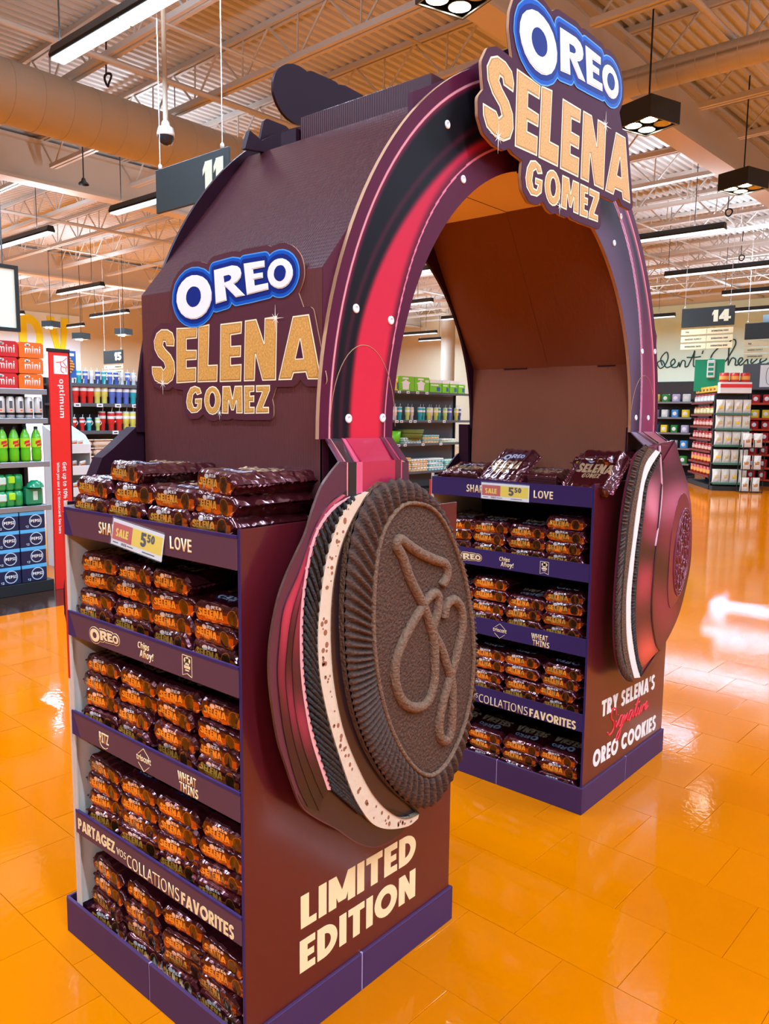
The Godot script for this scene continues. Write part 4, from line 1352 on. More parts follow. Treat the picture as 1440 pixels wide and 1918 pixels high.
# a printed strip between two lines; ink(t) gives its colour from the upper end (0) to the lower end (1)
func ink_plate(a: PackedVector2Array, b: PackedVector2Array, z0: float, z1: float, ink: Array, called: String, parent: Node) -> MeshInstance3D:
	var p := smooth_line(a, 6)
	var q := smooth_line(b, 6)
	var n := 60
	var pick := func(l: PackedVector2Array, t: float) -> Vector2:
		var f := t * (l.size() - 1)
		var i := mini(int(f), l.size() - 2)
		return l[i].lerp(l[i + 1], f - i)
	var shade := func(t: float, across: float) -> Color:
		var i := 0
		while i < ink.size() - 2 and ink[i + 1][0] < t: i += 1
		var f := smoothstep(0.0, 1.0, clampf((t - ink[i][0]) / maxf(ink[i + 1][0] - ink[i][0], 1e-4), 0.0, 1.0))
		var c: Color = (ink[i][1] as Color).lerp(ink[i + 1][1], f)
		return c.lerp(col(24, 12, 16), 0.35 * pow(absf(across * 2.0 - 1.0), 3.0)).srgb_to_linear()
	var st := begin()
	var m := 6
	for k in n:
		for j in m:
			for e in [[0, 0], [1, 0], [1, 1], [0, 0], [1, 1], [0, 1]]:
				var t: float = float(k + e[0]) / n
				var s: float = float(j + e[1]) / m
				var v: Vector2 = (pick.call(p, t) as Vector2).lerp(pick.call(q, t), s)
				st.set_color(shade.call(t, s))
				st.add_vertex(Vector3(v.x, v.y, z1))
		for s in 2:
			for e in [[0, z0], [1, z0], [1, z1], [0, z0], [1, z1], [0, z1]]:
				var t: float = float(k + e[0]) / n
				var v: Vector2 = pick.call(p if s == 0 else q, t)
				st.set_color(shade.call(t, float(s)))
				st.add_vertex(Vector3(v.x, v.y, e[1]))
	return put(done(st), called, parent, mats["print_vertex"])

func neck(o: Node, cols: Array) -> void:
	# folded strip of the band that steps forward from the arch to the cup board
	for c in cols:
		var st := begin()
		var a := Vector3(c[0], 1.542, 0.002); var b := Vector3(c[1], 1.540, 0.002)
		var d := Vector3(c[3], 1.478, 0.069); var e := Vector3(c[2], 1.486, 0.069)
		quad(st, e, d, b, a)
		var th := Vector3(0, 0, -0.006)
		quad(st, a + th, b + th, d + th, e + th)
		quad(st, e + th, e, a, a + th); quad(st, d, d + th, b + th, b)
		put(done(st), "neck_strip", o, c[4])

func ray_hit(p: PackedVector2Array, c: Vector2, w: float) -> float:
	var d := Vector2(cos(w), sin(w))
	var best := 0.0
	for k in p.size():
		var hit = Geometry2D.segment_intersects_segment(c, c + d * 2.0, p[k], p[(k + 1) % p.size()])
		if hit != null: best = maxf(best, c.distance_to(hit))
	return best

func earcup_near() -> void:
	var o := thing("earcup_board", "raised round board with a giant chocolate sandwich cookie on the near tower", "display board")
	var out := smooth_line(shape("cup_outline"), 4)
	var st := begin()
	prism(st, out, 0.06, 0.068)
	put(done(st), "board", o, mat("cup_ground", col(80, 30, 50), 0.35, 0.0, 0.6))
	st = begin()
	for k in out.size():
		var a := out[k]; var b := out[(k + 1) % out.size()]
		quad(st, Vector3(a.x, a.y, 0.0605), Vector3(b.x, b.y, 0.0605), Vector3(b.x, b.y, 0.0675), Vector3(a.x, a.y, 0.0675))
	put(done(st), "cut_edge", o, mats["card_edge"])
	# struts that hold the board off the tower
	st = begin()
	box(st, Vector3(0.25, 0.75, 0.0), Vector3(0.28, 1.25, 0.06)); box(st, Vector3(0.56, 0.75, 0.0), Vector3(0.59, 1.25, 0.06))
	put(done(st), "strut", o, mats["card_dark"])
	var dark := PackedVector2Array()
	var low := shape("cup_outline")
	dark.append_array(shape("cup_ring_a"))
	for k in range(13, 22): dark.append(low[k] + (Vector2(0.40, 0.95) - low[k]).normalized() * 0.004)
	dark.append_array(PackedVector2Array([Vector2(0.70, 0.57), Vector2(0.5, 0.6), Vector2(0.4, 1.0), Vector2(0.33, 1.40)]))
	st = begin()
	prism(st, smooth_line(dark, 3, true), 0.068, 0.0692)
	put(done(st), "dark_ground", o, mat("cup_black", col(34, 16, 22), 0.35, 0.0, 0.6))
	var red := mat("cup_red", col(166, 40, 62), 0.28, 0.15, 0.7)
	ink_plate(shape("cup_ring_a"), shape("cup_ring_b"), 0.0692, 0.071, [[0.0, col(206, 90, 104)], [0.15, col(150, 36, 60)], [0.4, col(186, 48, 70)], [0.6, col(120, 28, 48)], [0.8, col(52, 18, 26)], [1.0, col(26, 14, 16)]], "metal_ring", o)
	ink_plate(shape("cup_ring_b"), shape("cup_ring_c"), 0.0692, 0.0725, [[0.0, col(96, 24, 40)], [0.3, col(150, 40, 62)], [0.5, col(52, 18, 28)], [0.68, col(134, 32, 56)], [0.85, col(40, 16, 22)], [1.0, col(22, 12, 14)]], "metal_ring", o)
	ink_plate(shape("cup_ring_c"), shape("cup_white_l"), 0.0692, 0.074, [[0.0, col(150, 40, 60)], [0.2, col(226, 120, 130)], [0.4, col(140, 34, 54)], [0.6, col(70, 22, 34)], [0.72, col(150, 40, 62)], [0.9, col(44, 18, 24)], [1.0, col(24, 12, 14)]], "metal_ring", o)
	strip_plate(shape("cup_white_l"), shape("cup_wafer_l"), 0.0692, 0.075, mat("cup_pale", col(232, 160, 156), 0.4), "rim_line", o)
	# cookie: lower wafer with a ridged side, cream, upper wafer
	var wl := smooth_line(shape("cup_wafer_l"), 8)
	var cl := smooth_line(shape("cup_cream_l"), 8)
	strip_plate(shape("cup_wafer_l"), shape("cup_cream_l"), 0.0692, 0.077, mats["cocoa_dark"], "lower_wafer", o)
	st = begin(true)
	for k in range(0, wl.size() - 2, 2):
		var a := wl[k]
		var f := float(k) / wl.size()
		var b := cl[clampi(int(8 + f * (cl.size() - 40)), 0, cl.size() - 1)]
		tube(st, PackedVector3Array([Vector3(a.x, a.y, 0.076), Vector3((a.x + b.x) / 2, (a.y + b.y) / 2 - 0.004, 0.0815), Vector3(b.x, b.y - 0.008, 0.077)]), 0.0052, 5)
	put(done(st), "wafer_ridges", o, mats["cocoa_dark"])
	var cream := strip_plate(shape("cup_cream_l"), shape("cup_cream_r"), 0.0692, 0.083, mats["cream"], "cream_layer", o)
	var spots := RandomNumberGenerator.new()
	spots.seed = 8
	st = begin()
	var cr := smooth_line(shape("cup_cream_r"), 8)
	for k in 70:
		var f := spots.randf_range(0.1, 0.97)
		var a := cl[int(f * (cl.size() - 1))]; var b := cr[int(f * (cr.size() - 1))]
		var p := a.lerp(b, spots.randf_range(0.2, 0.75))
		var r := spots.randf_range(0.0018, 0.006)
		prism(st, ellipse(p.x, p.y, r, r * spots.randf_range(0.8, 1.5), 7), 0.083, 0.0837)
	put(done(st), "crumb_specks", cream, mat("crumb_brown", col(150, 88, 58), 0.8))
	strip_plate(shape("cup_cream_r"), PackedVector2Array([shape("cup_rim")[1], shape("cup_rim")[2], shape("cup_rim")[3], shape("cup_rim")[4], shape("cup_rim")[5], shape("cup_rim")[6], shape("cup_rim")[7], shape("cup_rim")[8], shape("cup_rim")[9], shape("cup_rim")[10], shape("cup_rim")[11], shape("cup_rim")[12]]), 0.0692, 0.0865, mats["cocoa_tan"], "wafer_edge", o)
	# upper wafer: face with a border of radial ridges
	var rim := smooth_line(shape("cup_rim"), 3, true)
	var ring := smooth_line(shape("cup_ring"), 3, true)
	var c := Vector2(0.545, 0.965)
	var NT := 768
	var rays := 92
	var prof := [[0.0, 0.0], [0.25, 0.0], [0.5, 0.0], [0.75, 0.0], [0.93, 0.0], [1.0, 0.0], [1.03, 0.0], [1.06, 0.15], [1.12, 0.75], [1.25, 1.0], [1.45, 1.0], [1.65, 0.95], [1.85, 0.6], [1.96, 0.25], [2.0, 0.0]]
	var rr := []; var ro := []
	for k in NT:
		rr.append(ray_hit(ring, c, TAU * k / NT)); ro.append(ray_hit(rim, c, TAU * k / NT))
	var grid := []
	var tone := []
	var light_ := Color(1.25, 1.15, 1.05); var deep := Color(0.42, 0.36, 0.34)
	for j in prof.size():
		var row := PackedVector3Array()
		var trow := PackedColorArray()
		for k in NT:
			var s: float = prof[j][0]
			var w := TAU * k / NT
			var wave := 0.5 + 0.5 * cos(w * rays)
			var r: float = rr[k] * minf(s, 1.0) + (maxf(s - 1.0, 0.0)) * (ro[k] - rr[k])
			if s > 1.9: r -= 0.006 * (1.0 - wave) * (s - 1.9) * 10.0
			var hgt: float = 0.092 + prof[j][1] * 0.010 * (0.25 + wave)
			if s >= 1.96: hgt = 0.0865 if s == 2.0 else 0.090
			row.append(Vector3(c.x + cos(w) * r, c.y + sin(w) * r, hgt))
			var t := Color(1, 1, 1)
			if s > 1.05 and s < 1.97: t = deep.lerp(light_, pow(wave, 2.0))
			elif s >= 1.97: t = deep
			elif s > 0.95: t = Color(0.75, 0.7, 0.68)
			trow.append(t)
		grid.append(row); tone.append(trow)
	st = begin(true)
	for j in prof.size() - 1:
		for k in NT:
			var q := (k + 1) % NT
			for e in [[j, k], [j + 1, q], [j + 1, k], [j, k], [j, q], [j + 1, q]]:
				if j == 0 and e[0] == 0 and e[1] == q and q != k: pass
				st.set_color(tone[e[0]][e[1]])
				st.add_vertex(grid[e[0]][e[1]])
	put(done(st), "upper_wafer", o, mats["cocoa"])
	st = begin(true)
	var path := PackedVector3Array()
	for v in ring: path.append(Vector3(v.x, v.y, 0.0925))
	tube(st, path, 0.009, 8, true, 0.7)
	put(done(st), "raised_ring", o, mats["cocoa_rope"])
	st = begin(true)
	path = PackedVector3Array()
	for v in smooth_line(shape("cup_rope_a"), 5): path.append(Vector3(v.x, v.y, 0.094))
	tube(st, path, 0.0145, 10)
	put(done(st), "rope_monogram", o, mats["cocoa_rope"])
	# band strips on the neck and on the board above the cookie
	var plum := mat("neck_plum", col(84, 28, 48), 0.35, 0.0, 0.5)
	var line := mat("neck_line", col(226, 140, 138), 0.4)
	var black := mat("neck_black", col(28, 22, 24), 0.35, 0.0, 0.5)
	var nred := mat("neck_red", col(184, 36, 66), 0.3, 0.1, 0.6)
	var npink := mat("neck_pink", col(214, 82, 110), 0.32, 0.0, 0.5)
	var ndark := mat("neck_dark", col(96, 22, 42), 0.35, 0.0, 0.5)
	var cols := [[0.265, 0.281, 0.247, 0.268, plum], [0.281, 0.284, 0.268, 0.271, line], [0.284, 0.322, 0.271, 0.301, black], [0.322, 0.335, 0.301, 0.323, npink], [0.335, 0.466, 0.323, 0.446, nred], [0.466, 0.484, 0.446, 0.470, ndark], [0.484, 0.488, 0.470, 0.474, npink], [0.488, 0.516, 0.474, 0.505, plum]]
	neck(o, cols)
	for cc in cols:
		if cc[4] == plum: continue
		st = begin()
		box(st, Vector3(cc[2] + 0.002, 1.37, 0.068), Vector3(cc[3] + 0.002, 1.486, 0.0695))
		put(done(st), "band_strip", o, cc[4])

func earcup_far() -> void:
	var o := thing("earcup_board", "raised ear cup board with cookie edge and red metallic cap on the far tower", "display board")
	var raw := PackedVector2Array([Vector2(2.02, 1.484)])
	raw.append_array(shape("far_outline").slice(2))
	var out := smooth_line(raw, 4)
	var st := begin()
	prism(st, out, 0.06, 0.068)
	put(done(st), "board", o, mat("far_red", col(104, 32, 52), 0.3, 0.1, 0.5))
	var left := shape("far_outline").slice(1, 14)
	var shade := mat("far_shade", col(60, 20, 34), 0.3, 0.1, 0.7)
	var wa := strip_plate(left, shape("far_c1"), 0.068, 0.073, mats["cocoa_dark"], "lower_wafer", o)
	strip_plate(shape("far_c1"), shape("far_c2"), 0.068, 0.0755, mats["cocoa_tan"], "wafer_edge", o)
	strip_plate(shape("far_c2"), shape("far_c3"), 0.068, 0.078, mat("cream_white", col(238, 226, 214), 0.6), "cream_layer", o)
	strip_plate(shape("far_c3"), shape("far_c4"), 0.068, 0.0765, mats["cocoa_dark"], "upper_wafer", o)
	for q in [[left, shape("far_c1"), 0.073, 70], [shape("far_c3"), shape("far_c4"), 0.0765, 60]]:
		var a := smooth_line(q[0], 8)
		var b := smooth_line(q[1], 8)
		st = begin(true)
		for k in q[3]:
			var f: float = (k + 0.5) / q[3]
			var p := a[int(f * (a.size() - 1))]
			var s := b[int(f * (b.size() - 1))]
			var s2 := p.lerp(s, 0.55)
			tube(st, PackedVector3Array([Vector3(p.x, p.y, q[2]), Vector3(s2.x, s2.y, q[2] + 0.003)]), 0.0048, 5)
		put(done(st), "wafer_ridges", wa, mats["cocoa"] if q[2] < 0.075 else mats["cocoa_dark"])
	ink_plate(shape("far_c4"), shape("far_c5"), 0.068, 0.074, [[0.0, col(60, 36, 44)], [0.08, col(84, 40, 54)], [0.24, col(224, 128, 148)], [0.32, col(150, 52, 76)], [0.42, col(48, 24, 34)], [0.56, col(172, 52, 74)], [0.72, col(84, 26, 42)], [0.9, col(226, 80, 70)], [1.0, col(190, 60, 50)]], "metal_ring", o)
	var rt := shape("far_outline").slice(14)
	rt.reverse()
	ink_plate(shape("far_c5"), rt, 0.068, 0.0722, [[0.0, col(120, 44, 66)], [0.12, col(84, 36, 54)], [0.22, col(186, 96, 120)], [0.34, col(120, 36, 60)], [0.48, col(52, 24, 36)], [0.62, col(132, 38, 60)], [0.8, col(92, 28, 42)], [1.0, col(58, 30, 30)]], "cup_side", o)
	st = begin()
	var seam := PackedVector3Array()
	for v in smooth_line(shape("far_c5"), 5): seam.append(Vector3(v.x, v.y, 0.073))
	tube(st, seam, 0.006, 6)
	put(done(st), "ring_seam", o, shade)
	# shadowed bowl and cap of the cup, printed as embossed metal
	var cap := smooth_line(shape("far_cap"), 4, true)
	st = begin()
	prism(st, cap, 0.068, 0.0745)
	var cp := put(done(st), "cap", o, mat("far_cap", col(122, 40, 64), 0.25, 0.2, 0.6))
	var em := smooth_line(shape("far_emboss"), 4, true)
	st = begin()
	prism(st, em, 0.0745, 0.0755)
	put(done(st), "embossed_disc", cp, mat("far_disc", col(66, 14, 32), 0.3, 0.1, 0.4))
	st = begin(true)
	var cen := Vector2(2.478, 0.99)
	for g in [0.98, 0.86, 0.5]:
		var path := PackedVector3Array()
		for v in em:
			var w: Vector2 = cen + (v - cen) * g
			path.append(Vector3(w.x, w.y, 0.0757))
		tube(st, path, 0.0035, 5, true)
	for k in 12:
		var a := em[(k * em.size()) / 12]
		var p := cen + (a - cen) * 0.68
		for j in 4:
			var w := TAU * j / 4.0
			var d2 := Vector2(cos(w) * 0.012, sin(w) * 0.026)
			tube(st, PackedVector3Array([Vector3(p.x, p.y, 0.0757), Vector3(p.x + d2.x, p.y + d2.y, 0.0768)]), 0.004, 5)
	for k in 8:
		var pa := em[(k * em.size()) / 8]
		var pc := cen + (pa - cen) * 0.40
		for j in 3:
			var w := TAU * j / 3.0 + 0.5
			tube(st, PackedVector3Array([Vector3(pc.x, pc.y, 0.0757), Vector3(pc.x + cos(w) * 0.009, pc.y + sin(w) * 0.02, 0.0768)]), 0.004, 5)
	for g in [0.22, 0.14]:
		var oval := PackedVector3Array()
		for v in em:
			var w2: Vector2 = cen + (v - cen) * g
			oval.append(Vector3(w2.x, w2.y, 0.0757))
		tube(st, oval, 0.003, 5, true)
	for k in 36:
		var a := em[(k * em.size()) / 36]
		var p := cen + (a - cen) * 0.90; var q := cen + (a - cen) * 0.96
		tube(st, PackedVector3Array([Vector3(p.x, p.y, 0.0757), Vector3(q.x, q.y, 0.0757)]), 0.003, 4)
	put(done(st), "embossed_pattern", cp, mats["far_cap"])
	var plum := mat("neck_grey", col(92, 62, 84), 0.35, 0.0, 0.5)
	var line := mat("neck_rose_line", col(232, 170, 182), 0.4)
	var mauve := mat("neck_mauve", col(150, 52, 78), 0.28, 0.1, 0.7)
	neck(o, [[2.03, 2.085, 2.02, 2.150, plum], [2.085, 2.094, 2.150, 2.160, line], [2.094, 2.15, 2.160, 2.20, mat("neck_deep", col(96, 34, 56), 0.3, 0.1, 0.6)], [2.15, 2.27, 2.20, 2.318, mauve], [2.27, 2.285, 2.318, 2.331, mats["neck_plum"]]])
	st = begin(true)
	var pl := PackedVector3Array()
	for v in smooth_line(PackedVector2Array([Vector2(2.155, 1.484), Vector2(2.190, 1.36), Vector2(2.205, 1.27), Vector2(2.19, 1.16), Vector2(2.165, 1.06)]), 5): pl.append(Vector3(v.x, v.y, 0.0745))
	tube(st, pl, 0.005, 6)
	put(done(st), "pink_line", o, line)

func rear_earcups() -> void:
	for q in [[false, "plain dark back of the rear ear cup board behind the near tower"], [true, "plain dark back of the rear ear cup board behind the far tower"]]:
		var o := thing("rear_earcup_board", q[1], "display board")
		var p := PackedVector2Array()
		for v in smooth_line(shape("cup_outline"), 4): p.append(Vector2(2.0 * MID - v.x if q[0] else v.x, v.y))
		# wings of the rear neck reach past the wall
		var st := begin()
		prism(st, p, -TD - 0.074, -TD - 0.066)
		put(done(st), "board", o, mats["card_dark"])
		st = begin()
		var w := PackedVector2Array()
		for v in [Vector2(0.53, 1.56), Vector2(0.245, 1.555), Vector2(0.165, 1.49), Vector2(0.13, 1.465), Vector2(0.10, 1.40), Vector2(0.06, 1.28), Vector2(0.03, 1.15), Vector2(0.02, 1.0), Vector2(0.06, 0.85), Vector2(0.5, 0.9)]:
			w.append(Vector2(2.0 * MID - v.x if q[0] else v.x, v.y))
		prism(st, w, -TD - 0.066, -TD - 0.012)
		put(done(st), "spacer_block", o, mats["card_dark"])

func logo(o: Node, face: Transform3D, map: Callable, depth: float, wall: bool) -> void:
	var px := func(g: String) -> PackedVector2Array:
		var p := PackedVector2Array()
		for v in shape(g): p.append(map.call(v))
		return p
	var k := 1.0 if wall else 1.36
	var top := []
	for g in ["O", "R", "E", "o"]: top.append(px.call(g))
	var low := []
	for g in ["S", "E1", "L", "E2", "N", "A"]: low.append(px.call(g))
	var small := []
	for g in ["G", "O3", "M", "E3", "Z"]: small.append(px.call(g))
	# board cut round the words
	var st := begin()
	var bl := merged(top, 0.037 * k)
	bl.append_array(merged(low, 0.017 * k)); bl.append_array(merged(small, 0.017 * k))
	var cut := []
	for p: PackedVector2Array in merged(bl, 0.034 * k): cut.append(inset(p, 0.034 * k))
	for p: PackedVector2Array in cut: prism(st, p, 0.0, depth, face)
	put(done(st), "board", o, mats["ink_wallsign"] if wall else mats["ink_sign"])
	st = begin()
	for p: PackedVector2Array in cut:
		for i in p.size():
			var a := p[i]; var b := p[(i + 1) % p.size()]
			var n := (b - a).orthogonal().normalized() * -0.0004
			if Geometry2D.is_point_in_polygon((a + b) / 2 + n * 3.0, p): n = -n
			quad(st, face * Vector3(a.x + n.x, a.y + n.y, depth * 0.12), face * Vector3(b.x + n.x, b.y + n.y, depth * 0.12), face * Vector3(b.x + n.x, b.y + n.y, depth * 0.9), face * Vector3(a.x + n.x, a.y + n.y, depth * 0.9))
	put(done(st), "cut_edge", o, mats["card_edge"])
	var plate := func(list: Array, z0: float, z1: float, m: Material, called: String, parent: Node) -> MeshInstance3D:
		var s := begin()
		for p: PackedVector2Array in list: prism(s, p, z0, z1, face)
		return put(done(s), called, parent, m)
	var u := 0.0006 * k
	var z := depth
	# white word over navy in a blue ring
	plate.call(merged(low, 0.0), z, z + u * 0.6, mats["ink_outline"], "letter_outlines", o)
	plate.call(merged(small, 0.0), z, z + u * 0.6, mats["ink_outline"], "letter_outlines", o)
	for set_ in [low, small]:
		for p: PackedVector2Array in set_:
			var g: MeshInstance3D = plate.call([inset(p, 0.0035 * k)], z + u * 0.4, z + u * 1.0, mats["ink_goldshade"], "gold_letter", o)
			plate.call([inset(p, (0.0062 if set_ == low else 0.005) * k)], z + u, z + u * 1.6, mats["ink_gold"], "letter_face", g)
	for q in [["Ah", low], ["O3h", small]]:
		var h: PackedVector2Array = px.call(q[0])
		plate.call(merged([h], 0.003 * k), z + u * 1.5, z + u * 2.0, mats["ink_outline"], "counter_outline", o)
		plate.call([h], z + u * 1.9, z + u * 2.4, mats["ink_sign"], "counter", o)
	plate.call(merged(top, 0.0225 * k), z + u, z + u * 2.6, mats["ink_sky"], "halo_line", o)
	plate.call(merged(top, 0.0195 * k), z + u * 2.4, z + u * 3.0, mats["ink_blue"], "halo", o)
	plate.call(merged(top, 0.0115 * k), z + u * 2.8, z + u * 3.4, mats["ink_navy"], "halo_ground", o)
	for p: PackedVector2Array in top:
		var l := begin()
		# letters with bevelled edges
		var inner := inset(p, 0.0028 * k)
		prism(l, p, z + u * 3.2, z + u * 4.6, face)
		prism(l, inner, z + u * 4.6, z + u * 6.0, face)
		put(done(l), "white_letter", o, mats["ink_white"])
	for g in ["Oh", "oh", "Rh"]: plate.call([px.call(g)], z + u * 5.6, z + u * 6.4, mats["ink_navy"], "counter", o)
	# printed sparkles
	for q in [[Vector2(-0.298, -0.077), 0.034], [Vector2(0.205, 0.076), 0.034], [Vector2(-0.028, -0.163), 0.022]]:
		var c: Vector2 = map.call(q[0])
		var p := PackedVector2Array()
		for i in 16:
			var r: float = q[1] * k * (1.0 if i % 4 == 0 else (0.5 if i % 2 == 0 else 0.09))
			p.append(c + Vector2.from_angle(PI / 2 + TAU * i / 16) * r)
		plate.call([p], z + u * 2.4, z + u * 2.9, mat("ink_sparkle", col(255, 240, 222), 0.5), "sparkle", o)

func wall_logo() -> void:
	var o := thing("logo_sign", "die-cut logo sign in white, blue and gold letters on the near side wall", "sign")
	var face := Transform3D(Basis(Vector3(0, 0, 1), Vector3(0, 1, 0), Vector3(-1, 0, 0)), Vector3(0.2678, 1.764, -0.382))
	logo(o, face, func(v: Vector2) -> Vector2: return v, 0.004, true)

func header() -> void:
	var o := thing("header_sign", "big die-cut header sign with white, blue and gold letters over the arch", "sign")
	var face := Transform3D(Basis.IDENTITY, Vector3(1.2847, 2.4944, 0.052))
	logo(o, face, func(v: Vector2) -> Vector2: return Vector2(1.339 * v.x - 0.056 * v.y, 1.363 * v.y + 0.001 * v.x), 0.012, false)
	var st := begin()
	box(st, Vector3(1.1, 2.35, 0.0), Vector3(1.14, 2.6, 0.052)); box(st, Vector3(1.42, 2.35, 0.0), Vector3(1.46, 2.6, 0.052))
	put(done(st), "strut", o, mats["card_dark"])
	var r := thing("rear_header_sign", "plain dark back of the rear header sign behind the roof", "sign")
	var list := []
	for g in ["O", "R", "E", "o", "S", "E1", "L", "E2", "N", "A", "G", "O3", "M", "E3", "Z"]:
		var p := PackedVector2Array()
		for v in shape(g): p.append(Vector2(1.265 - 1.339 * v.x, 2.494 + 1.363 * v.y))
		list.append(p)
	st = begin()
	for p: PackedVector2Array in merged(merged(list.slice(0, 4), 0.05) + merged(list.slice(4), 0.023), 0.0004): prism(st, p, -TD - 0.07, -TD - 0.058)
	put(done(st), "board", r, mats["card_dark"])
	st = begin()
	box(st, Vector3(1.1, 2.35, -TD - 0.058), Vector3(1.14, 2.6, -TD - 0.012)); box(st, Vector3(1.42, 2.35, -TD - 0.058), Vector3(1.46, 2.6, -TD - 0.012))
	put(done(st), "strut", r, mats["card_dark"])

func price_tag(x: float, zc: float, yc: float, k: float, label: String, turn: float) -> void:
	var b := Basis(Vector3(0, 0, 1), Vector3(0, 1, 0), Vector3(-1, 0, 0)) * Basis(Vector3(0, 0, 1), deg_to_rad(-turn)) * Basis(Vector3(1, 0, 0), deg_to_rad(-6.0 if turn > 0 else 0.0))
	var o := thing("price_tag", label, "price tag", Vector3(x - 0.008, yc, zc), b, "sale price tags on the top lips")
	var w := 0.117; var h := 0.034
	var st := begin()
	chamfer_box(st, Vector3(-w, -h, -0.001), Vector3(w, h, 0.0), 0.0004)
	put(done(st), "card", o, mats["label_white"])
	st = begin()
	box(st, Vector3(-w + 0.004, -h + 0.014, 0), Vector3(-w * 0.18, h - 0.009, 0.0003))
	put(done(st), "red_field", o, mat("tag_red", col(206, 58, 34), 0.5))
	st = begin()
	box(st, Vector3(-w * 0.18, -h + 0.014, 0), Vector3(w - 0.004, h - 0.009, 0.0003))
	put(done(st), "yellow_field", o, mat("tag_yellow", col(252, 218, 10), 0.5))
	put(block_text("SALE", 0.021, 0.058, 0.0005, Transform3D(Basis.IDENTITY, Vector3(-w + 0.020, -0.010, 0.0002))), "lettering", o, mats["tag_yellow"])
	put(block_text("5", 0.036, 0.024, 0.0005, Transform3D(Basis.IDENTITY, Vector3(0.020, -0.014, 0.0002))), "lettering", o, mats["ink_black"])
	put(block_text("50", 0.021, 0.032, 0.0005, Transform3D(Basis.IDENTITY, Vector3(0.048, 0.001, 0.0002))), "lettering", o, mats["ink_black"])
	st = begin()
	for q in 9: box(st, Vector3(-0.068 + q * 0.0028, -h + 0.004, 0), Vector3(-0.068 + q * 0.0028 + (0.0018 if q % 3 else 0.0008), -h + 0.011, 0.0003))
	for q in [[-0.108, -0.082], [-0.04, -0.012], [0.03, 0.085]]: box(st, Vector3(q[0], -h + 0.006, 0), Vector3(q[1], -h + 0.0085, 0.0003))
	put(done(st), "small_print", o, mats["ink_black"])
	st = begin()
	box(st, Vector3(-w - 0.002, -h - 0.002, 0.0012), Vector3(w + 0.002, h + 0.005, 0.0016))
	var clear := mat("clear_sleeve", Color(1, 1, 1, 0.05), 0.08)
	clear.transparency = BaseMaterial3D.TRANSPARENCY_ALPHA
	put(done(st), "clear_sleeve", o, clear)

# ------------------------------------------------------------------ cookie packets
const PL := 0.190       # body length along the shelf
const PD := 0.232       # depth
const PH := 0.051       # thickness

func packet_print() -> ImageTexture:
	var W := 512; var H := 1024
	var img := Image.create(W, H, false, Image.FORMAT_RGB8)
	var maroon := col(78, 24, 30)
	img.fill(maroon)
	var per := 2.0 * (PD + PH)
	var fy := PH / per * H
	# orange corner on the front, lighter towards its lower edge
	for y in int(fy):
		var t := 1.0 - y / fy
		var x0 := 70.0 + 120.0 * pow(t * 0.2 + (1.0 - t) * 0.9, 2.2) if y > 0 else 70.0
		var o := col(206, 108, 30).lerp(col(176, 78, 22), 1.0 - t)
		if y < fy * 0.56:
			img.fill_rect(Rect2i(int(x0 * 0.75), y, int(452 - x0 * 0.75), 1), o)
	fill_poly(img, PackedVector2Array([Vector2(60, fy * 0.40), Vector2(160, fy * 0.58), Vector2(330, fy * 0.52), Vector2(452, fy * 0.66), Vector2(452, fy * 0.3), Vector2(60, fy * 0.3)]), col(184, 84, 24))
	fill_poly(img, PackedVector2Array([Vector2(0, 0), Vector2(0, fy), Vector2(96, fy), Vector2(70, fy * 0.5), Vector2(48, 0)]), maroon)
	# cookie with a dotted ring
	var cc := Vector2(372, fy * 0.46)
	fill_poly(img, ellipse(cc.x, cc.y, 46, 40, 28), col(206, 138, 60))
	fill_poly(img, ellipse(cc.x, cc.y, 43.5, 37.5, 28), col(94, 52, 20))
	fill_poly(img, ellipse(cc.x, cc.y, 34, 29, 28), col(72, 42, 20))
	# words on the front: up is towards larger y
	var at := Vector2(190, fy * 0.50)
	stamp(img, ["S", "E1", "L", "E2", "N", "A"], at, Vector2(300, -215), col(120, 54, 12), 0.012)
	stamp(img, ["S", "E1", "L", "E2", "N", "A"], at, Vector2(300, -215), col(246, 186, 78))
	stamp(img, ["Ah"], at, Vector2(300, -215), col(150, 62, 16))
	stamp(img, ["G", "O3", "M", "E3", "Z"], at + Vector2(0, 3), Vector2(270, -175), col(244, 170, 66))
	stamp(img, ["O", "R", "E", "o"], Vector2(206, fy * 0.44), Vector2(270, -195), col(246, 244, 240))
	# small white prints: net weight, code
	img.fill_rect(Rect2i(436, int(fy * 0.16), 22, 6), col(236, 196, 140))
	# upper face: the big logo, head towards the front
	var ty := fy + 0.5 * PD / per * H
	at = Vector2(256, ty + 6)
	for q in [[["S", "E1", "L", "E2", "N", "A"], col(206, 176, 136)], [["G", "O3", "M", "E3", "Z"], col(196, 164, 124)]]:
		stamp(img, q[0], at, Vector2(-500, 620), q[1])
	stamp(img, ["Ah", "O3h"], at, Vector2(-500, 620), maroon)
	stamp(img, ["O", "R", "E", "o"], at, Vector2(-500, 620), col(28, 52, 120), 0.016)
	stamp(img, ["O", "R", "E", "o"], at, Vector2(-500, 620), col(226, 224, 224))
	stamp(img, ["Oh", "oh", "Rh"], at, Vector2(-500, 620), col(28, 52, 120))
	# lines of small print along the upper front edge
	for k in 3:
		img.fill_rect(Rect2i(110, int(fy * 1.06) + k * 7, 230 - 30 * k, 3), col(150, 92, 92))
	# back face
	for k in 7:
		img.fill_rect(Rect2i(60, int(fy + PD / per * H + 12 + k * 10), 300, 3), col(140, 96, 92))
	return ImageTexture.create_from_image(img)

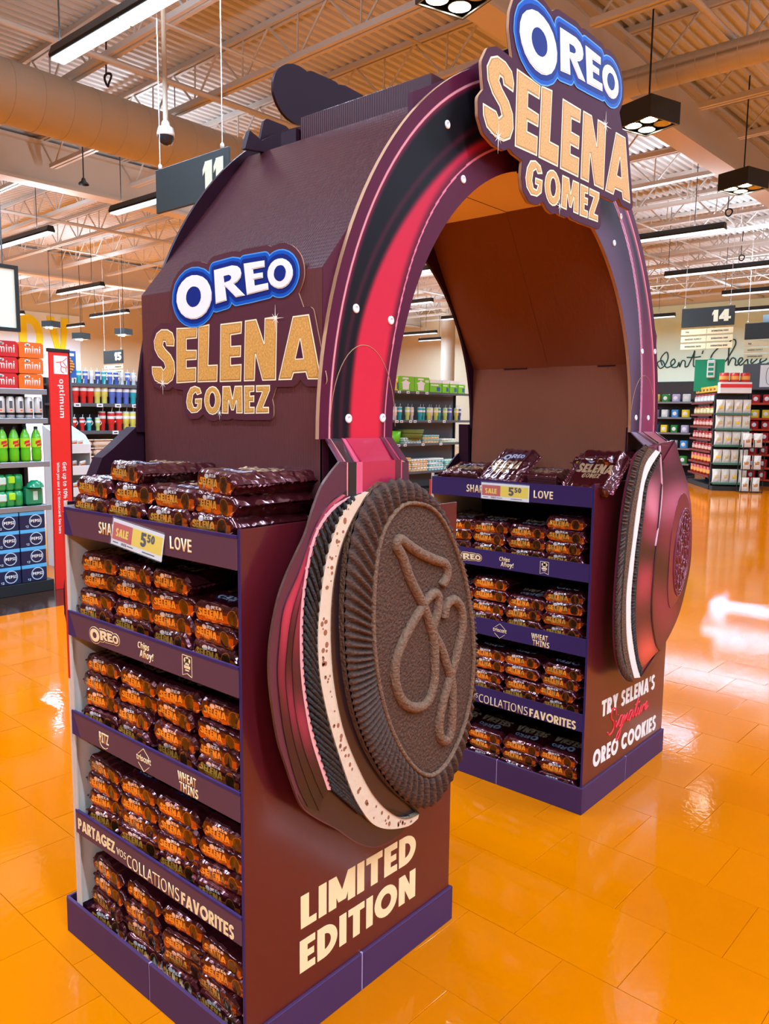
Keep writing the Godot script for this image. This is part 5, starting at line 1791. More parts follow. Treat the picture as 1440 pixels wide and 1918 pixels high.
var packet_models := []
func make_packets() -> void:
	var film := mat("wrapper_film", Color(1.0, 0.96, 0.94), 0.19, 0.55, 0.45)
	film.albedo_texture = packet_print()
	film.clearcoat_roughness = 0.1
	var seal := mat("wrapper_seal", col(96, 32, 40), 0.22, 0.6, 0.4)
	for v in 6:
		var ns := FastNoiseLite.new()
		ns.seed = 40 + v
		ns.noise_type = FastNoiseLite.TYPE_SIMPLEX
		ns.fractal_type = FastNoiseLite.FRACTAL_RIDGED
		ns.fractal_octaves = 3
		ns.frequency = 14.0
		var r := RandomNumberGenerator.new()
		r.seed = 70 + v
		var bend := [r.randf_range(-0.010, 0.008), r.randf_range(-0.010, 0.008)]
		var NI := 48
		var NJ := 60
		var per := 2.0 * (PD + PH)
		var rows := []
		var uvs := []
		for i in NI + 1:
			var t := -1.0 + 2.0 * i / NI
			var x := t * PL / 2.0
			var e := clampf((absf(t) - 0.78) / 0.22, 0.0, 1.0)
			var hy := lerpf(PH / 2.0, 0.0015, pow(e, 1.1))
			var hz := lerpf(PD / 2.0, PD / 2.0 - 0.006, e)
			var yc: float = e * bend[0 if t < 0 else 1]
			var row := PackedVector3Array()
			var uv := PackedVector2Array()
			for j in NJ + 1:
				var s := float(j) / NJ * per
				var p := Vector2.ZERO        # z, y
				var nrm := Vector2.ZERO
				if s < PH: p = Vector2(1.0, -1.0 + 2.0 * s / PH); nrm = Vector2(1, 0)
				elif s < PH + PD: p = Vector2(1.0 - 2.0 * (s - PH) / PD, 1.0); nrm = Vector2(0, 1)
				elif s < 2.0 * PH + PD: p = Vector2(-1.0, 1.0 - 2.0 * (s - PH - PD) / PH); nrm = Vector2(-1, 0)
				else: p = Vector2(-1.0 + 2.0 * (s - 2.0 * PH - PD) / PD, -1.0); nrm = Vector2(0, -1)
				# rounded corners: pull them in
				var z := p.x * hz; var y := p.y * hy
				var rc := minf(0.010, hy * 0.8)
				var cz := hz - absf(z); var cy := hy - absf(y)
				if cz < rc and cy < rc:
					var d := Vector2(rc - cz, rc - cy)
					var l := maxf(d.length(), 1e-5)
					if l > 0.0:
						var kx := rc / maxf(l, rc)
						z = signf(z) * (hz - rc + d.x * kx); y = signf(y) * (hy - rc + d.y * kx)
				# film: bulge of the tray inside and creases that gather at the ends
				var amp := lerpf(0.0022, 0.0065, smoothstep(0.45, 0.95, absf(t))) * (1.0 - smoothstep(0.95, 1.0, absf(t)) * 0.8)
				var sw := s if j < NJ else 0.0
				var n := ns.get_noise_3d(x * (1.0 if absf(t) < 0.6 else 0.6), z * 1.4, y * 1.4 + 3.0)
				var n2 := ns.get_noise_3d(x * 3.1, z * 3.4 + 7.0, y * 3.4)
				var off := n * amp + n2 * lerpf(0.0006, 0.0018, smoothstep(0.4, 0.9, absf(t))) + 0.0012 * sin(x * 160.0 + v + sw * 9.0) * (1.0 - e)
				z += nrm.x * off * 0.8; y += nrm.y * off
				row.append(Vector3(x, y + yc, z))
				uv.append(Vector2((x + PL / 2.0) / PL * 0.9 + 0.05, float(j) / NJ))
			rows.append(row); uvs.append(uv)
		var st := begin(v % 2 == 0)
		for i in NI:
			for j in NJ:
				for q in [[i, j], [i + 1, j + 1], [i + 1, j], [i, j], [i, j + 1], [i + 1, j + 1]]:
					st.set_uv(uvs[q[0]][q[1]])
					st.add_vertex(rows[q[0]][q[1]])
		var body := done(st)
		var ends := []
		for s in 2:
			var sg := -1.0 if s == 0 else 1.0
			st = begin()
			var pts := []
			var NZ := 34
			for a in 4:
				var row := []
				for b in NZ + 1:
					var zz := lerpf(-PD / 2.0 + 0.006, PD / 2.0 - 0.006, float(b) / NZ)
					var x := PL / 2.0 - 0.001 + 0.0045 * a
					if a == 3: x += 0.002 * (b % 2)
					var y: float = bend[s] * (1.0 + 0.25 * a) + 0.0016 * (1.0 if b % 2 else -1.0) * (0.3 if a == 0 else 1.0) + ns.get_noise_2d(zz * 3.0, s * 5.0 + a * 0.04) * 0.0035 * (a / 3.0) + bend[1 - s] * 0.4 * a / 3.0 * sin(zz * 20.0)
					row.append(Vector3(sg * x, y, zz))
				pts.append(row)
			for a in 3:
				for b in NZ: quad(st, pts[a][b], pts[a][b + 1], pts[a + 1][b + 1], pts[a + 1][b])
			ends.append(done(st))
		packet_models.append([body, ends[0], ends[1], film, seal])

func packet(label: String, group: String, at: Vector3, b: Basis) -> void:
	var m: Array = packet_models[rng.randi() % packet_models.size()]
	var o := thing("cookie_packet", label, "cookie packet", at, b, group)
	put(m[0], "wrapper", o, m[3])
	put(m[1], "end_seal", o, m[4])
	put(m[2], "end_seal", o, m[4])

const ORD := ["first", "second", "third", "fourth", "fifth"]
func build_packets() -> void:
	make_packets()
	var flat := Basis(Vector3(0, 0, 1), Vector3(0, 1, 0), Vector3(-1, 0, 0))
	var cols := [-0.670, -0.488, -0.306, -0.126]
	var floors := [1.3135, 1.003, 0.702, 0.392, 0.068]
	var names := ["top shelf", "second shelf", "third shelf", "fourth shelf", "lowest shelf"]
	var stacks := {"near": [[], [4, 4, 4, 3], [4, 4, 4, 4], [4, 4, 4, 4], [4, 4, 4, 4]], "far": [[], [3, 3, 3, 4], [3, 4, 3, 4], [4, 4, 4, 4], [3, 3, 3, 3]]}
	for which: String in ["near", "far"]:
		var x0: float = 0.0 if which == "near" else FAR_X
		for k in range(1, 5):
			for c in 4:
				var lean := rng.randf_range(-0.03, 0.05)
				for n: int in stacks[which][k][c]:
					var yaw := rng.randf_range(-0.09, 0.09) + lean
					var at := Vector3(x0 + 0.014 + PD / 2.0 + rng.randf_range(0.0, 0.010) + 0.004 * n, floors[k] + PH * 0.5 + n * 0.0498, cols[c] + rng.randf_range(-0.009, 0.004))
					var b := Basis(Vector3.UP, yaw) * flat * Basis.from_euler(Vector3(rng.randf_range(0.0, 0.09), 0, rng.randf_range(-0.05, 0.05)))
					packet("maroon cookie packet on the %s tower's %s, %s column from left, %s layer up" % [which, names[k], ORD[c], ORD[n]], "cookie packets stacked on the %s tower" % which, at, b)
	# loose heap on the near tower's top
	var g := "cookie packets stacked on the near tower"
	var top := [[-0.676, 0, 0.03, "first packet of the bottom row"], [-0.497, 0, -0.02, "second packet of the bottom row"], [-0.305, 0, 0.02, "third packet of the bottom row"], [-0.126, 0, -0.04, "fourth packet of the bottom row"],
		[-0.672, 1, -0.03, "first packet of the middle row"], [-0.472, 1, 0.05, "second packet of the middle row"], [-0.284, 1, 0.0, "third packet of the middle row"], [-0.118, 1, -0.10, "fourth packet of the middle row"],
		[-0.510, 2, -0.12, "left one of the two uppermost packets"], [-0.118, 2, -0.16, "right one of the two uppermost packets"]]
	for q in top:
		packet("maroon cookie packet, %s heaped on the near tower's top" % q[3], g, Vector3(0.016 + PD / 2.0 + 0.008 * q[1], floors[0] + PH * 0.5 + q[1] * 0.0495, q[0]), Basis(Vector3.UP, q[2]) * flat * Basis.from_euler(Vector3(rng.randf_range(-0.02, 0.02), 0, rng.randf_range(-0.03, 0.03))))
	# a few left on the far tower's top: tilted, face to the front
	g = "cookie packets left on the far tower's top"
	var tilt := func(deg: float, yaw: float) -> Basis:
		var f := deg_to_rad(deg)
		return Basis(Vector3.UP, yaw) * Basis(Vector3(0, 0, -1), Vector3(-sin(f), cos(f), 0), Vector3(cos(f), sin(f), 0))
	packet("cookie packet lying flat at the left end of the far tower's top", g, Vector3(FAR_X + 0.15, 1.345, -0.690), tilt.call(8.0, 0.25))
	packet("cookie packet leaning face forward left of the far price tag", g, Vector3(FAR_X + 0.14, 1.372, -0.475), tilt.call(34.0, -0.10))
	packet("dark cookie packet lying behind the leaning one on the far top", g, Vector3(FAR_X + 0.22, 1.342, -0.335), tilt.call(4.0, 0.2))
	packet("cookie packet leaning face forward at the right end of the far top", g, Vector3(FAR_X + 0.13, 1.378, -0.058), tilt.call(38.0, 0.04))
	packet("cookie packet perched behind and above the leaning one at far right", g, Vector3(FAR_X + 0.26, 1.425, -0.078), Basis(Vector3.UP, -0.12) * flat * Basis.from_euler(Vector3(0.1, 0, 0.05)))

# ------------------------------------------------------------------ racks in the store behind
func model(called: String, parts: Array) -> Node3D:
	# a thing kept aside; copies of it are placed with place()
	var o := Node3D.new()
	o.set_meta("stem", called)
	for p in parts: put(p[1], p[0], o, p[2])
	return o

func place(m: Node3D, at: Vector3, label: String, category: String, group := "", b := Basis.IDENTITY) -> Node3D:
	var c: Node3D = m.duplicate()
	c.name = numbered(m.get_meta("stem"))
	c.remove_meta("stem")
	add_child(c)
	c.transform = Transform3D(b, at)
	tag(c, label, category, group)
	return c

func recolour(m: Node3D, part: String, mt: Material) -> Node3D:
	var c: Node3D = m.duplicate()
	for k in c.get_children():
		if String(k.name).begins_with(part): k.material_override = mt
	return c

func rack(label: String, x0: float, x1: float, z: float, depth: float, levels: Array, top: float, dark: Material, edge: Material, xf := Transform3D.IDENTITY) -> Node3D:
	# a gondola whose front is at z, facing +z
	var o := thing("shelf_rack", label, "shelf rack", xf.origin, xf.basis)
	var st := begin()
	box(st, Vector3(x0, 0.02, z - depth), Vector3(x1, top, z - depth + 0.03))
	put(done(st), "back_panel", o, dark)
	st = begin()
	chamfer_box(st, Vector3(x0, 0.0, z - depth + 0.03), Vector3(x1, 0.10, z - 0.01), 0.004)
	put(done(st), "plinth", o, mats["shelf_black"])
	for x in [x0, x1 - 0.035]:
		st = begin()
		box(st, Vector3(x, 0.0, z - depth + 0.03), Vector3(x + 0.035, top, z - depth + 0.07))
		for k in int(top / 0.05): box(st, Vector3(x + 0.012, 0.03 + k * 0.05, z - depth + 0.07), Vector3(x + 0.023, 0.05 + k * 0.05, z - depth + 0.073))
		put(done(st), "upright", o, mats["shelf_black"])
	for y in levels:
		st = begin()
		chamfer_box(st, Vector3(x0, y - 0.03, z - depth + 0.07), Vector3(x1, y, z - 0.012), 0.003)
		var s := put(done(st), "shelf", o, dark)
		st = begin()
		chamfer_box(st, Vector3(x0, y - 0.042, z - 0.012), Vector3(x1, y + 0.006, z), 0.003)
		put(done(st), "price_rail", s, edge)
	return o

func shelf_labels(o: Node, list: Array, z: float) -> void:
	for q in list:
		var st := begin()
		box(st, Vector3(q[0] - 0.045, q[1] - 0.045, z), Vector3(q[0] + 0.045, q[1] + 0.002, z + 0.004))
		var l := put(done(st), "shelf_label", o, mats["label_white"])
		st = begin()
		box(st, Vector3(q[0] - 0.025, q[1] - 0.03, z + 0.004), Vector3(q[0] + 0.025, q[1] - 0.016, z + 0.005))
		put(done(st), "print", l, mats["ink_black"])

func lathe_mesh(prof: Array, seg := 20) -> ArrayMesh:
	var st := begin(true)
	lathe(st, prof, seg)
	return done(st)

func box_mesh(lo: Vector3, hi: Vector3, r := 0.004) -> ArrayMesh:
	var st := begin()
	chamfer_box(st, lo, hi, r)
	return done(st)

func build_drinks_rack() -> void:
	var Z := -5.45
	var rk := rack("black end rack of canned and bottled soda at the left frame edge", 1.20, 2.255, Z, 0.5, [1.785, 1.535, 1.158, 0.772], 2.2, mats["shelf_black"], mat("rail_silver", col(150, 152, 156), 0.35, 0.6))
	# mini can cartons in two colours
	for c in [["red", 1.80, col(206, 28, 34)], ["orange", 2.022, col(240, 106, 14)]]:
		for k in 3:
			var y: float = 1.787 + 0.135 * k
			var o := thing("can_carton", "%s carton of small cans marked mini, %s on the soda rack's top shelf" % [c[0], ["lowest", "middle", "topmost"][k]], "carton", Vector3(c[1] + 0.006 * k, y, Z - 0.02), Basis.IDENTITY, "cartons of small cans")
			var st := begin()
			prism(st, PackedVector2Array([Vector2(0, 0.004), Vector2(0.006, 0), Vector2(0.206, 0), Vector2(0.212, 0.004), Vector2(0.212, 0.112), Vector2(0.196, 0.130), Vector2(0.016, 0.130), Vector2(0, 0.112)]), -0.3, 0.0)
			put(done(st), "carton", o, mat("carton_" + c[0], c[2], 0.4))
			put(text_mesh("mini", 0.062, 0.135, 0.001, font_bold, Transform3D(Basis.IDENTITY, Vector3(0.05, 0.034, 0.0))), "lettering", o, mats["ink_white"])
			st = begin(true)
			for e in 3: lathe(st, [Vector2(0.012, 0), Vector2(0.012, 0.001), Vector2(0, 0.001)], 10, Transform3D(Basis(Vector3(1, 0, 0), Vector3(0, 0, 1), Vector3(0, -1, 0)), Vector3(0.06 + e * 0.013, 0.105 + 0.004 * (e % 2), 0)))
			put(done(st), "emblem", o, mats["ink_white"])
	# slim cans
	var body := [Vector2(0.0, 0.0), Vector2(0.024, 0.0), Vector2(0.034, 0.012), Vector2(0.034, 0.165), Vector2(0.028, 0.182), Vector2(0.027, 0.186)]
	var band := func(r: float, y0: float, y1: float) -> ArrayMesh: return lathe_mesh([Vector2(r, y0), Vector2(r, y1)], 20)
	var can := model("slim_can", [["can", lathe_mesh(body), mat("can_white", col(226, 224, 218), 0.35, 0.3)], ["lid", lathe_mesh([Vector2(0.027, 0.186), Vector2(0.024, 0.182), Vector2(0.0, 0.182)]), mat("can_metal", col(180, 182, 184), 0.3, 0.8)], ["print_band", band.call(0.0344, 0.03, 0.05), mats["ink_black"]], ["print_mark", box_mesh(Vector3(-0.012, 0.085, 0.02), Vector3(0.012, 0.15, 0.0345), 0.002), mats["shelf_grey"]], ["print_fruit", box_mesh(Vector3(-0.008, 0.062, 0.02), Vector3(0.010, 0.076, 0.0347), 0.002), mats["carton_orange"]]])
	for k in 5:
		place(can, Vector3(1.875 + 0.080 * k, 1.537, Z - 0.06), "white slim can, %s from the left on the soda rack" % ORD[k], "can", "slim cans on the soda rack", Basis(Vector3.UP, 0.2 * (k - 2)))
	# green soda bottles
	var bp := [Vector2(0.0, 0.0), Vector2(0.032, 0.0), Vector2(0.040, 0.02), Vector2(0.041, 0.09), Vector2(0.038, 0.11), Vector2(0.042, 0.14), Vector2(0.042, 0.20), Vector2(0.034, 0.24), Vector2(0.018, 0.275), Vector2(0.014, 0.29), Vector2(0.0, 0.29)]
	var st0 := begin()
	for q in [[-0.024, 0.155, 0.020, 0.180], [-0.014, 0.132, 0.026, 0.152]]:
		prism(st0, PackedVector2Array([Vector2(q[0], q[1]), Vector2(q[2], q[1] + 0.012), Vector2(q[2] + 0.002, q[3] + 0.010), Vector2(q[0] + 0.002, q[3])]), 0.036, 0.0432)
	var bottle := model("soda_bottle", [["bottle", lathe_mesh(bp, 24), mat("bottle_green", col(96, 190, 28), 0.12, 0.0, 0.6)], ["cap", lathe_mesh([Vector2(0.0165, 0.282), Vector2(0.0165, 0.305), Vector2(0.0, 0.307)], 16), mat("cap_dark", col(20, 40, 22), 0.4)], ["label_band", band.call(0.0425, 0.125, 0.205), mat("label_lime", col(176, 226, 40), 0.35)], ["label_mark", done(st0), mat("label_red", col(204, 34, 30), 0.4)]])
	for k in 4:
		place(bottle, Vector3(1.785 + 0.098 * (k + 0.9), 1.162, Z - 0.06), "green soda bottle with lime label, %s from the left on the soda rack" % ORD[k], "bottle", "green soda bottles")
	# shrink-wrapped six packs and a jug
	var sp := begin(true)
	for i in 4: lathe(sp, [Vector2(0.0, 0.0), Vector2(0.034, 0.003), Vector2(0.040, 0.02), Vector2(0.040, 0.12), Vector2(0.03, 0.138), Vector2(0.0, 0.142)], 14, Transform3D(Basis.IDENTITY, Vector3(0.035 + i * 0.072, 0, -0.05)))
	var sp2 := begin()
	chamfer_box(sp2, Vector3(0.04, 0.05, -0.07), Vector3(0.14, 0.118, -0.004), 0.01)
	var pack := model("bottle_pack", [["wrapped_bottles", done(sp), mat("wrap_green", col(24, 150, 72), 0.2, 0.0, 0.6)], ["label", done(sp2), mat("wrap_pale", col(206, 226, 206), 0.35)], ["lime_patch", box_mesh(Vector3(0.16, 0.06, -0.05), Vector3(0.215, 0.125, -0.006), 0.008), mats["label_lime"]]])
	place(pack, Vector3(1.74, 0.774, Z - 0.02), "shrink-wrapped green bottle pack under another one on the soda rack", "bottle pack", "green bottle packs")
	place(pack, Vector3(1.745, 0.918, Z - 0.03), "shrink-wrapped green bottle pack stacked on top of another beside the jug", "bottle pack", "green bottle packs")
	var jug := model("juice_jug", [["jug", box_mesh(Vector3(-0.075, 0.0, -0.13), Vector3(0.075, 0.17, 0.0), 0.02), mat("jug_green", col(16, 138, 92), 0.25, 0.0, 0.5)], ["shoulder", lathe_mesh([Vector2(0.074, 0.165), Vector2(0.065, 0.2), Vector2(0.03, 0.226), Vector2(0.0, 0.228)], 16), mats["jug_green"]], ["handle_slot", box_mesh(Vector3(-0.02, 0.05, -0.005), Vector3(0.02, 0.13, 0.002), 0.002), mats["wrap_pale"]]])
	place(jug, Vector3(2.122, 0.774, Z - 0.02), "squat green jug right of the shrink-wrapped bottle packs", "jug")
	# dark blue cola cartons
	for cx in 2:
		for k in 4:
			var o := thing("cola_carton", "dark blue cola carton, %s column, %s from the floor on the soda rack" % [["left", "right"][cx], ORD[k]], "carton", Vector3(1.735 + 0.232 * cx, 0.102 + 0.157 * k, Z - 0.01), Basis.IDENTITY, "dark blue cola cartons")
			put(box_mesh(Vector3(0, 0, -0.35), Vector3(0.226, 0.154, 0), 0.005), "carton", o, mat("cola_navy", col(14, 28, 66), 0.35))
			put(box_mesh(Vector3(0.002, 0.124, -0.02), Vector3(0.224, 0.1543, 0.0012), 0.001), "sky_band", o, mat("cola_sky", col(86, 176, 222), 0.35))
			var st := begin()
			for j in 24:
				var a := TAU * j / 24; var b := TAU * (j + 1) / 24
				prism(st, PackedVector2Array([Vector2(cos(a), sin(a)) * 0.056, Vector2(cos(b), sin(b)) * 0.056, Vector2(cos(b), sin(b)) * 0.049, Vector2(cos(a), sin(a)) * 0.049]), 0, 0.0015, Transform3D(Basis.IDENTITY, Vector3(0.14, 0.07, 0)))
			put(done(st), "ring_mark", o, mat("cola_pale", col(196, 214, 226), 0.4))
			put(text_mesh("PEPSI", 0.026, 0.088, 0.002, font_heavy, Transform3D(Basis.IDENTITY, Vector3(0.097, 0.058, 0))), "lettering", o, mats["ink_white"])
			put(text_mesh("12", 0.02, 0.028, 0.0015, font_bold, Transform3D(Basis.IDENTITY, Vector3(0.05, 0.014, 0))), "lettering", o, mats["cola_pale"])
	# red loyalty panel on the rack's end
	var p := thing("loyalty_panel", "tall red end panel with white sideways lettering beside the soda rack", "sign", Vector3(2.262, 0, Z + 0.0), Basis(Vector3(0, 0, 1), deg_to_rad(-0.6)))
	put(box_mesh(Vector3(0, 0.0, -0.02), Vector3(0.178, 2.12, 0.004), 0.003), "panel", p, mat("panel_red", col(226, 32, 24), 0.4))
	put(box_mesh(Vector3(-0.01, 2.12, -0.03), Vector3(0.19, 2.15, 0.01), 0.003), "cap_strip", p, mats["shelf_black"])
	put(box_mesh(Vector3(0.178, 0.0, -0.03), Vector3(0.19, 2.12, 0.006), 0.003), "edge_strip", p, mats["shelf_black"])
	put(box_mesh(Vector3(0.04, 1.93, 0.002), Vector3(0.165, 2.09, 0.006), 0.001), "white_square", p, mats["label_white"])
	var sw := begin(true)
	for q in [[60, 2030, 120, 2042, 160, 2075], [100, 2040, 108, 2000, 160, 1990, 125, 2035], [108, 2000, 104, 1960, 130, 1940], [150, 1985, 152, 1950]]:
		var path := PackedVector3Array()
		for v in smooth_line(poly2(q), 5): path.append(Vector3(v.x, v.y, 0.0065))
		tube(sw, path, 0.003, 4)
	put(done(sw), "line_emblem", p, mats["panel_red"])
	var down := Basis(Vector3(0, -1, 0), Vector3(1, 0, 0), Vector3(0, 0, 1))
	put(text_mesh("optimum", 0.046, 0.34, 0.002, font_bold, Transform3D(down, Vector3(0.085, 1.885, 0.004))), "lettering", p, mats["ink_white"])
	put(text_mesh("Get up to 10% back in points when you shop", 0.036, 0.0, 0.002, font_bold, Transform3D(down, Vector3(0.095, 1.15, 0.004))), "lettering", p, mats["ink_white"])
	put(text_mesh("When you use a PC Mastercard. See here", 0.024, 0.0, 0.002, font_bold, Transform3D(down, Vector3(0.042, 1.15, 0.004))), "lettering", p, mats["ink_white"])
	# shallow white card dispenser behind the panel
	var d := thing("card_dispenser", "white slanted cardboard dispenser right of the red panel", "dispenser", Vector3(2.80, 0, -6.25))
	var st2 := begin()
	for x in [-0.02, 0.275]:
		prism(st2, PackedVector2Array([Vector2(0, 0), Vector2(0.4, 0), Vector2(0.4, 1.27), Vector2(0.3, 1.36), Vector2(0.0, 1.46)]), 0, 0.012, Transform3D(Basis(Vector3(0, 0, 1), Vector3(0, 1, 0), Vector3(-1, 0, 0)), Vector3(x + 0.012, 0, -0.4)))
	put(done(st2), "side_panel", d, mats["white_card"])
	put(box_mesh(Vector3(-0.02, 0, -0.4), Vector3(0.28, 1.46, -0.39), 0.002), "back_panel", d, mats["white_card"])
	for y in [1.24, 1.02, 0.80, 0.5]:
		var t := put(box_mesh(Vector3(-0.008, y - 0.02, -0.39), Vector3(0.27, y, 0.0), 0.002), "tray", d, mats["white_card"])
		put(box_mesh(Vector3(-0.008, y - 0.06, 0.0), Vector3(0.27, y + 0.035, 0.01), 0.002), "tray_lip", t, mats["white_card"])
	for k in 9:
		var o := thing("snack_sachet", "small %s sachet in the white dispenser's %s tray" % [["leftmost", "middle", "rightmost"][k % 3], ["upper", "middle", "lower"][k / 3]], "sachet", Vector3(2.85 + 0.075 * (k % 3), 1.245 - 0.22 * (k / 3), -6.33 + 0.03 * (k % 2)), Basis.from_euler(Vector3(0.5, 0.3 * (k % 3 - 1), 0.2)), "sachets in the dispenser's %s tray" % ["upper", "middle", "lower"][k / 3])
		put(box_mesh(Vector3(-0.04, 0, -0.012), Vector3(0.04, 0.09, 0.012), 0.01), "pouch", o, mats["white_card"] if k % 3 else mats["panel_red"])
		put(box_mesh(Vector3(-0.03, 0.03, 0.009), Vector3(0.03, 0.06, 0.0135), 0.002), "print", o, mats["carton_orange"])
	# blue pastry poster on a stand
	var po := thing("pastry_poster", "blue poster with a golden croissant right of the red panel", "poster", Vector3(3.06, 1.96, -6.75))
	put(box_mesh(Vector3(0, 0, 0), Vector3(0.16, 0.28, 0.01), 0.002), "board", po, mat("poster_blue", col(40, 96, 176), 0.4))
	put(box_mesh(Vector3(0.02, 0.225, 0.008), Vector3(0.14, 0.255, 0.0115), 0.001), "white_line", po, mats["label_white"])
	var cs := begin(true)
	for k in 6:
		var f := k / 5.0
		var r := 0.02 + 0.028 * sin(PI * (f * 0.85 + 0.1))
		var pth := PackedVector3Array()
		for e in 7: pth.append(Vector3(0.075 + 0.02 * sin(PI * f) + 0.8 * r * cos(PI * e / 6.0), 0.05 + 0.14 * f + 0.01 * sin(PI * e / 6.0), 0.012))
		tube(cs, pth, 0.013, 6)
	put(done(cs), "croissant", po, mat("pastry_gold", col(222, 150, 62), 0.6))
	put(box_mesh(Vector3(0.09, -1.9, -0.02), Vector3(0.11, 0.0, 0.0), 0.002), "post", po, mats["shelf_grey"])
	put(box_mesh(Vector3(0.0, -1.9, -0.12), Vector3(0.2, -1.88, 0.1), 0.002), "foot", po, mats["shelf_grey"])

func tumbler(colour: Material, handle: bool, k: float, straw: Material) -> Node3D:
	var prof := [Vector2(0.0, 0.0), Vector2(0.036 * k, 0.0), Vector2(0.038 * k, 0.005), Vector2(0.038 * k, 0.09 * k), Vector2(0.047 * k, 0.10 * k), Vector2(0.050 * k, 0.235 * k), Vector2(0.049 * k, 0.245 * k)]
	var parts := [["cup", lathe_mesh(prof, 18), colour], ["white_band", lathe_mesh([Vector2(0.0498 * k, 0.165 * k), Vector2(0.0508 * k, 0.205 * k)], 18), mats["label_white"]], ["lid", lathe_mesh([Vector2(0.049 * k, 0.245 * k), Vector2(0.047 * k, 0.262 * k), Vector2(0.03 * k, 0.266 * k), Vector2(0.0, 0.266 * k)], 18), mat("lid_clear", col(206, 214, 214), 0.25)]]
	var st := begin()
	bar(st, Vector3(0.012 * k, 0.26 * k, 0), Vector3(0.02 * k, 0.325 * k, 0.004), 0.005 * k, 6)
	parts.append(["straw", done(st), straw])
	if handle:
		st = begin(true)
		var path := PackedVector3Array()
		for e in 9: path.append(Vector3((0.046 + 0.036 * sin(PI * e / 8.0)) * k, (0.11 + 0.10 * e / 8.0) * k, 0))
		tube(st, path, 0.007 * k, 6)
		parts.append(["handle", done(st), straw])
	return model("tumbler", parts)

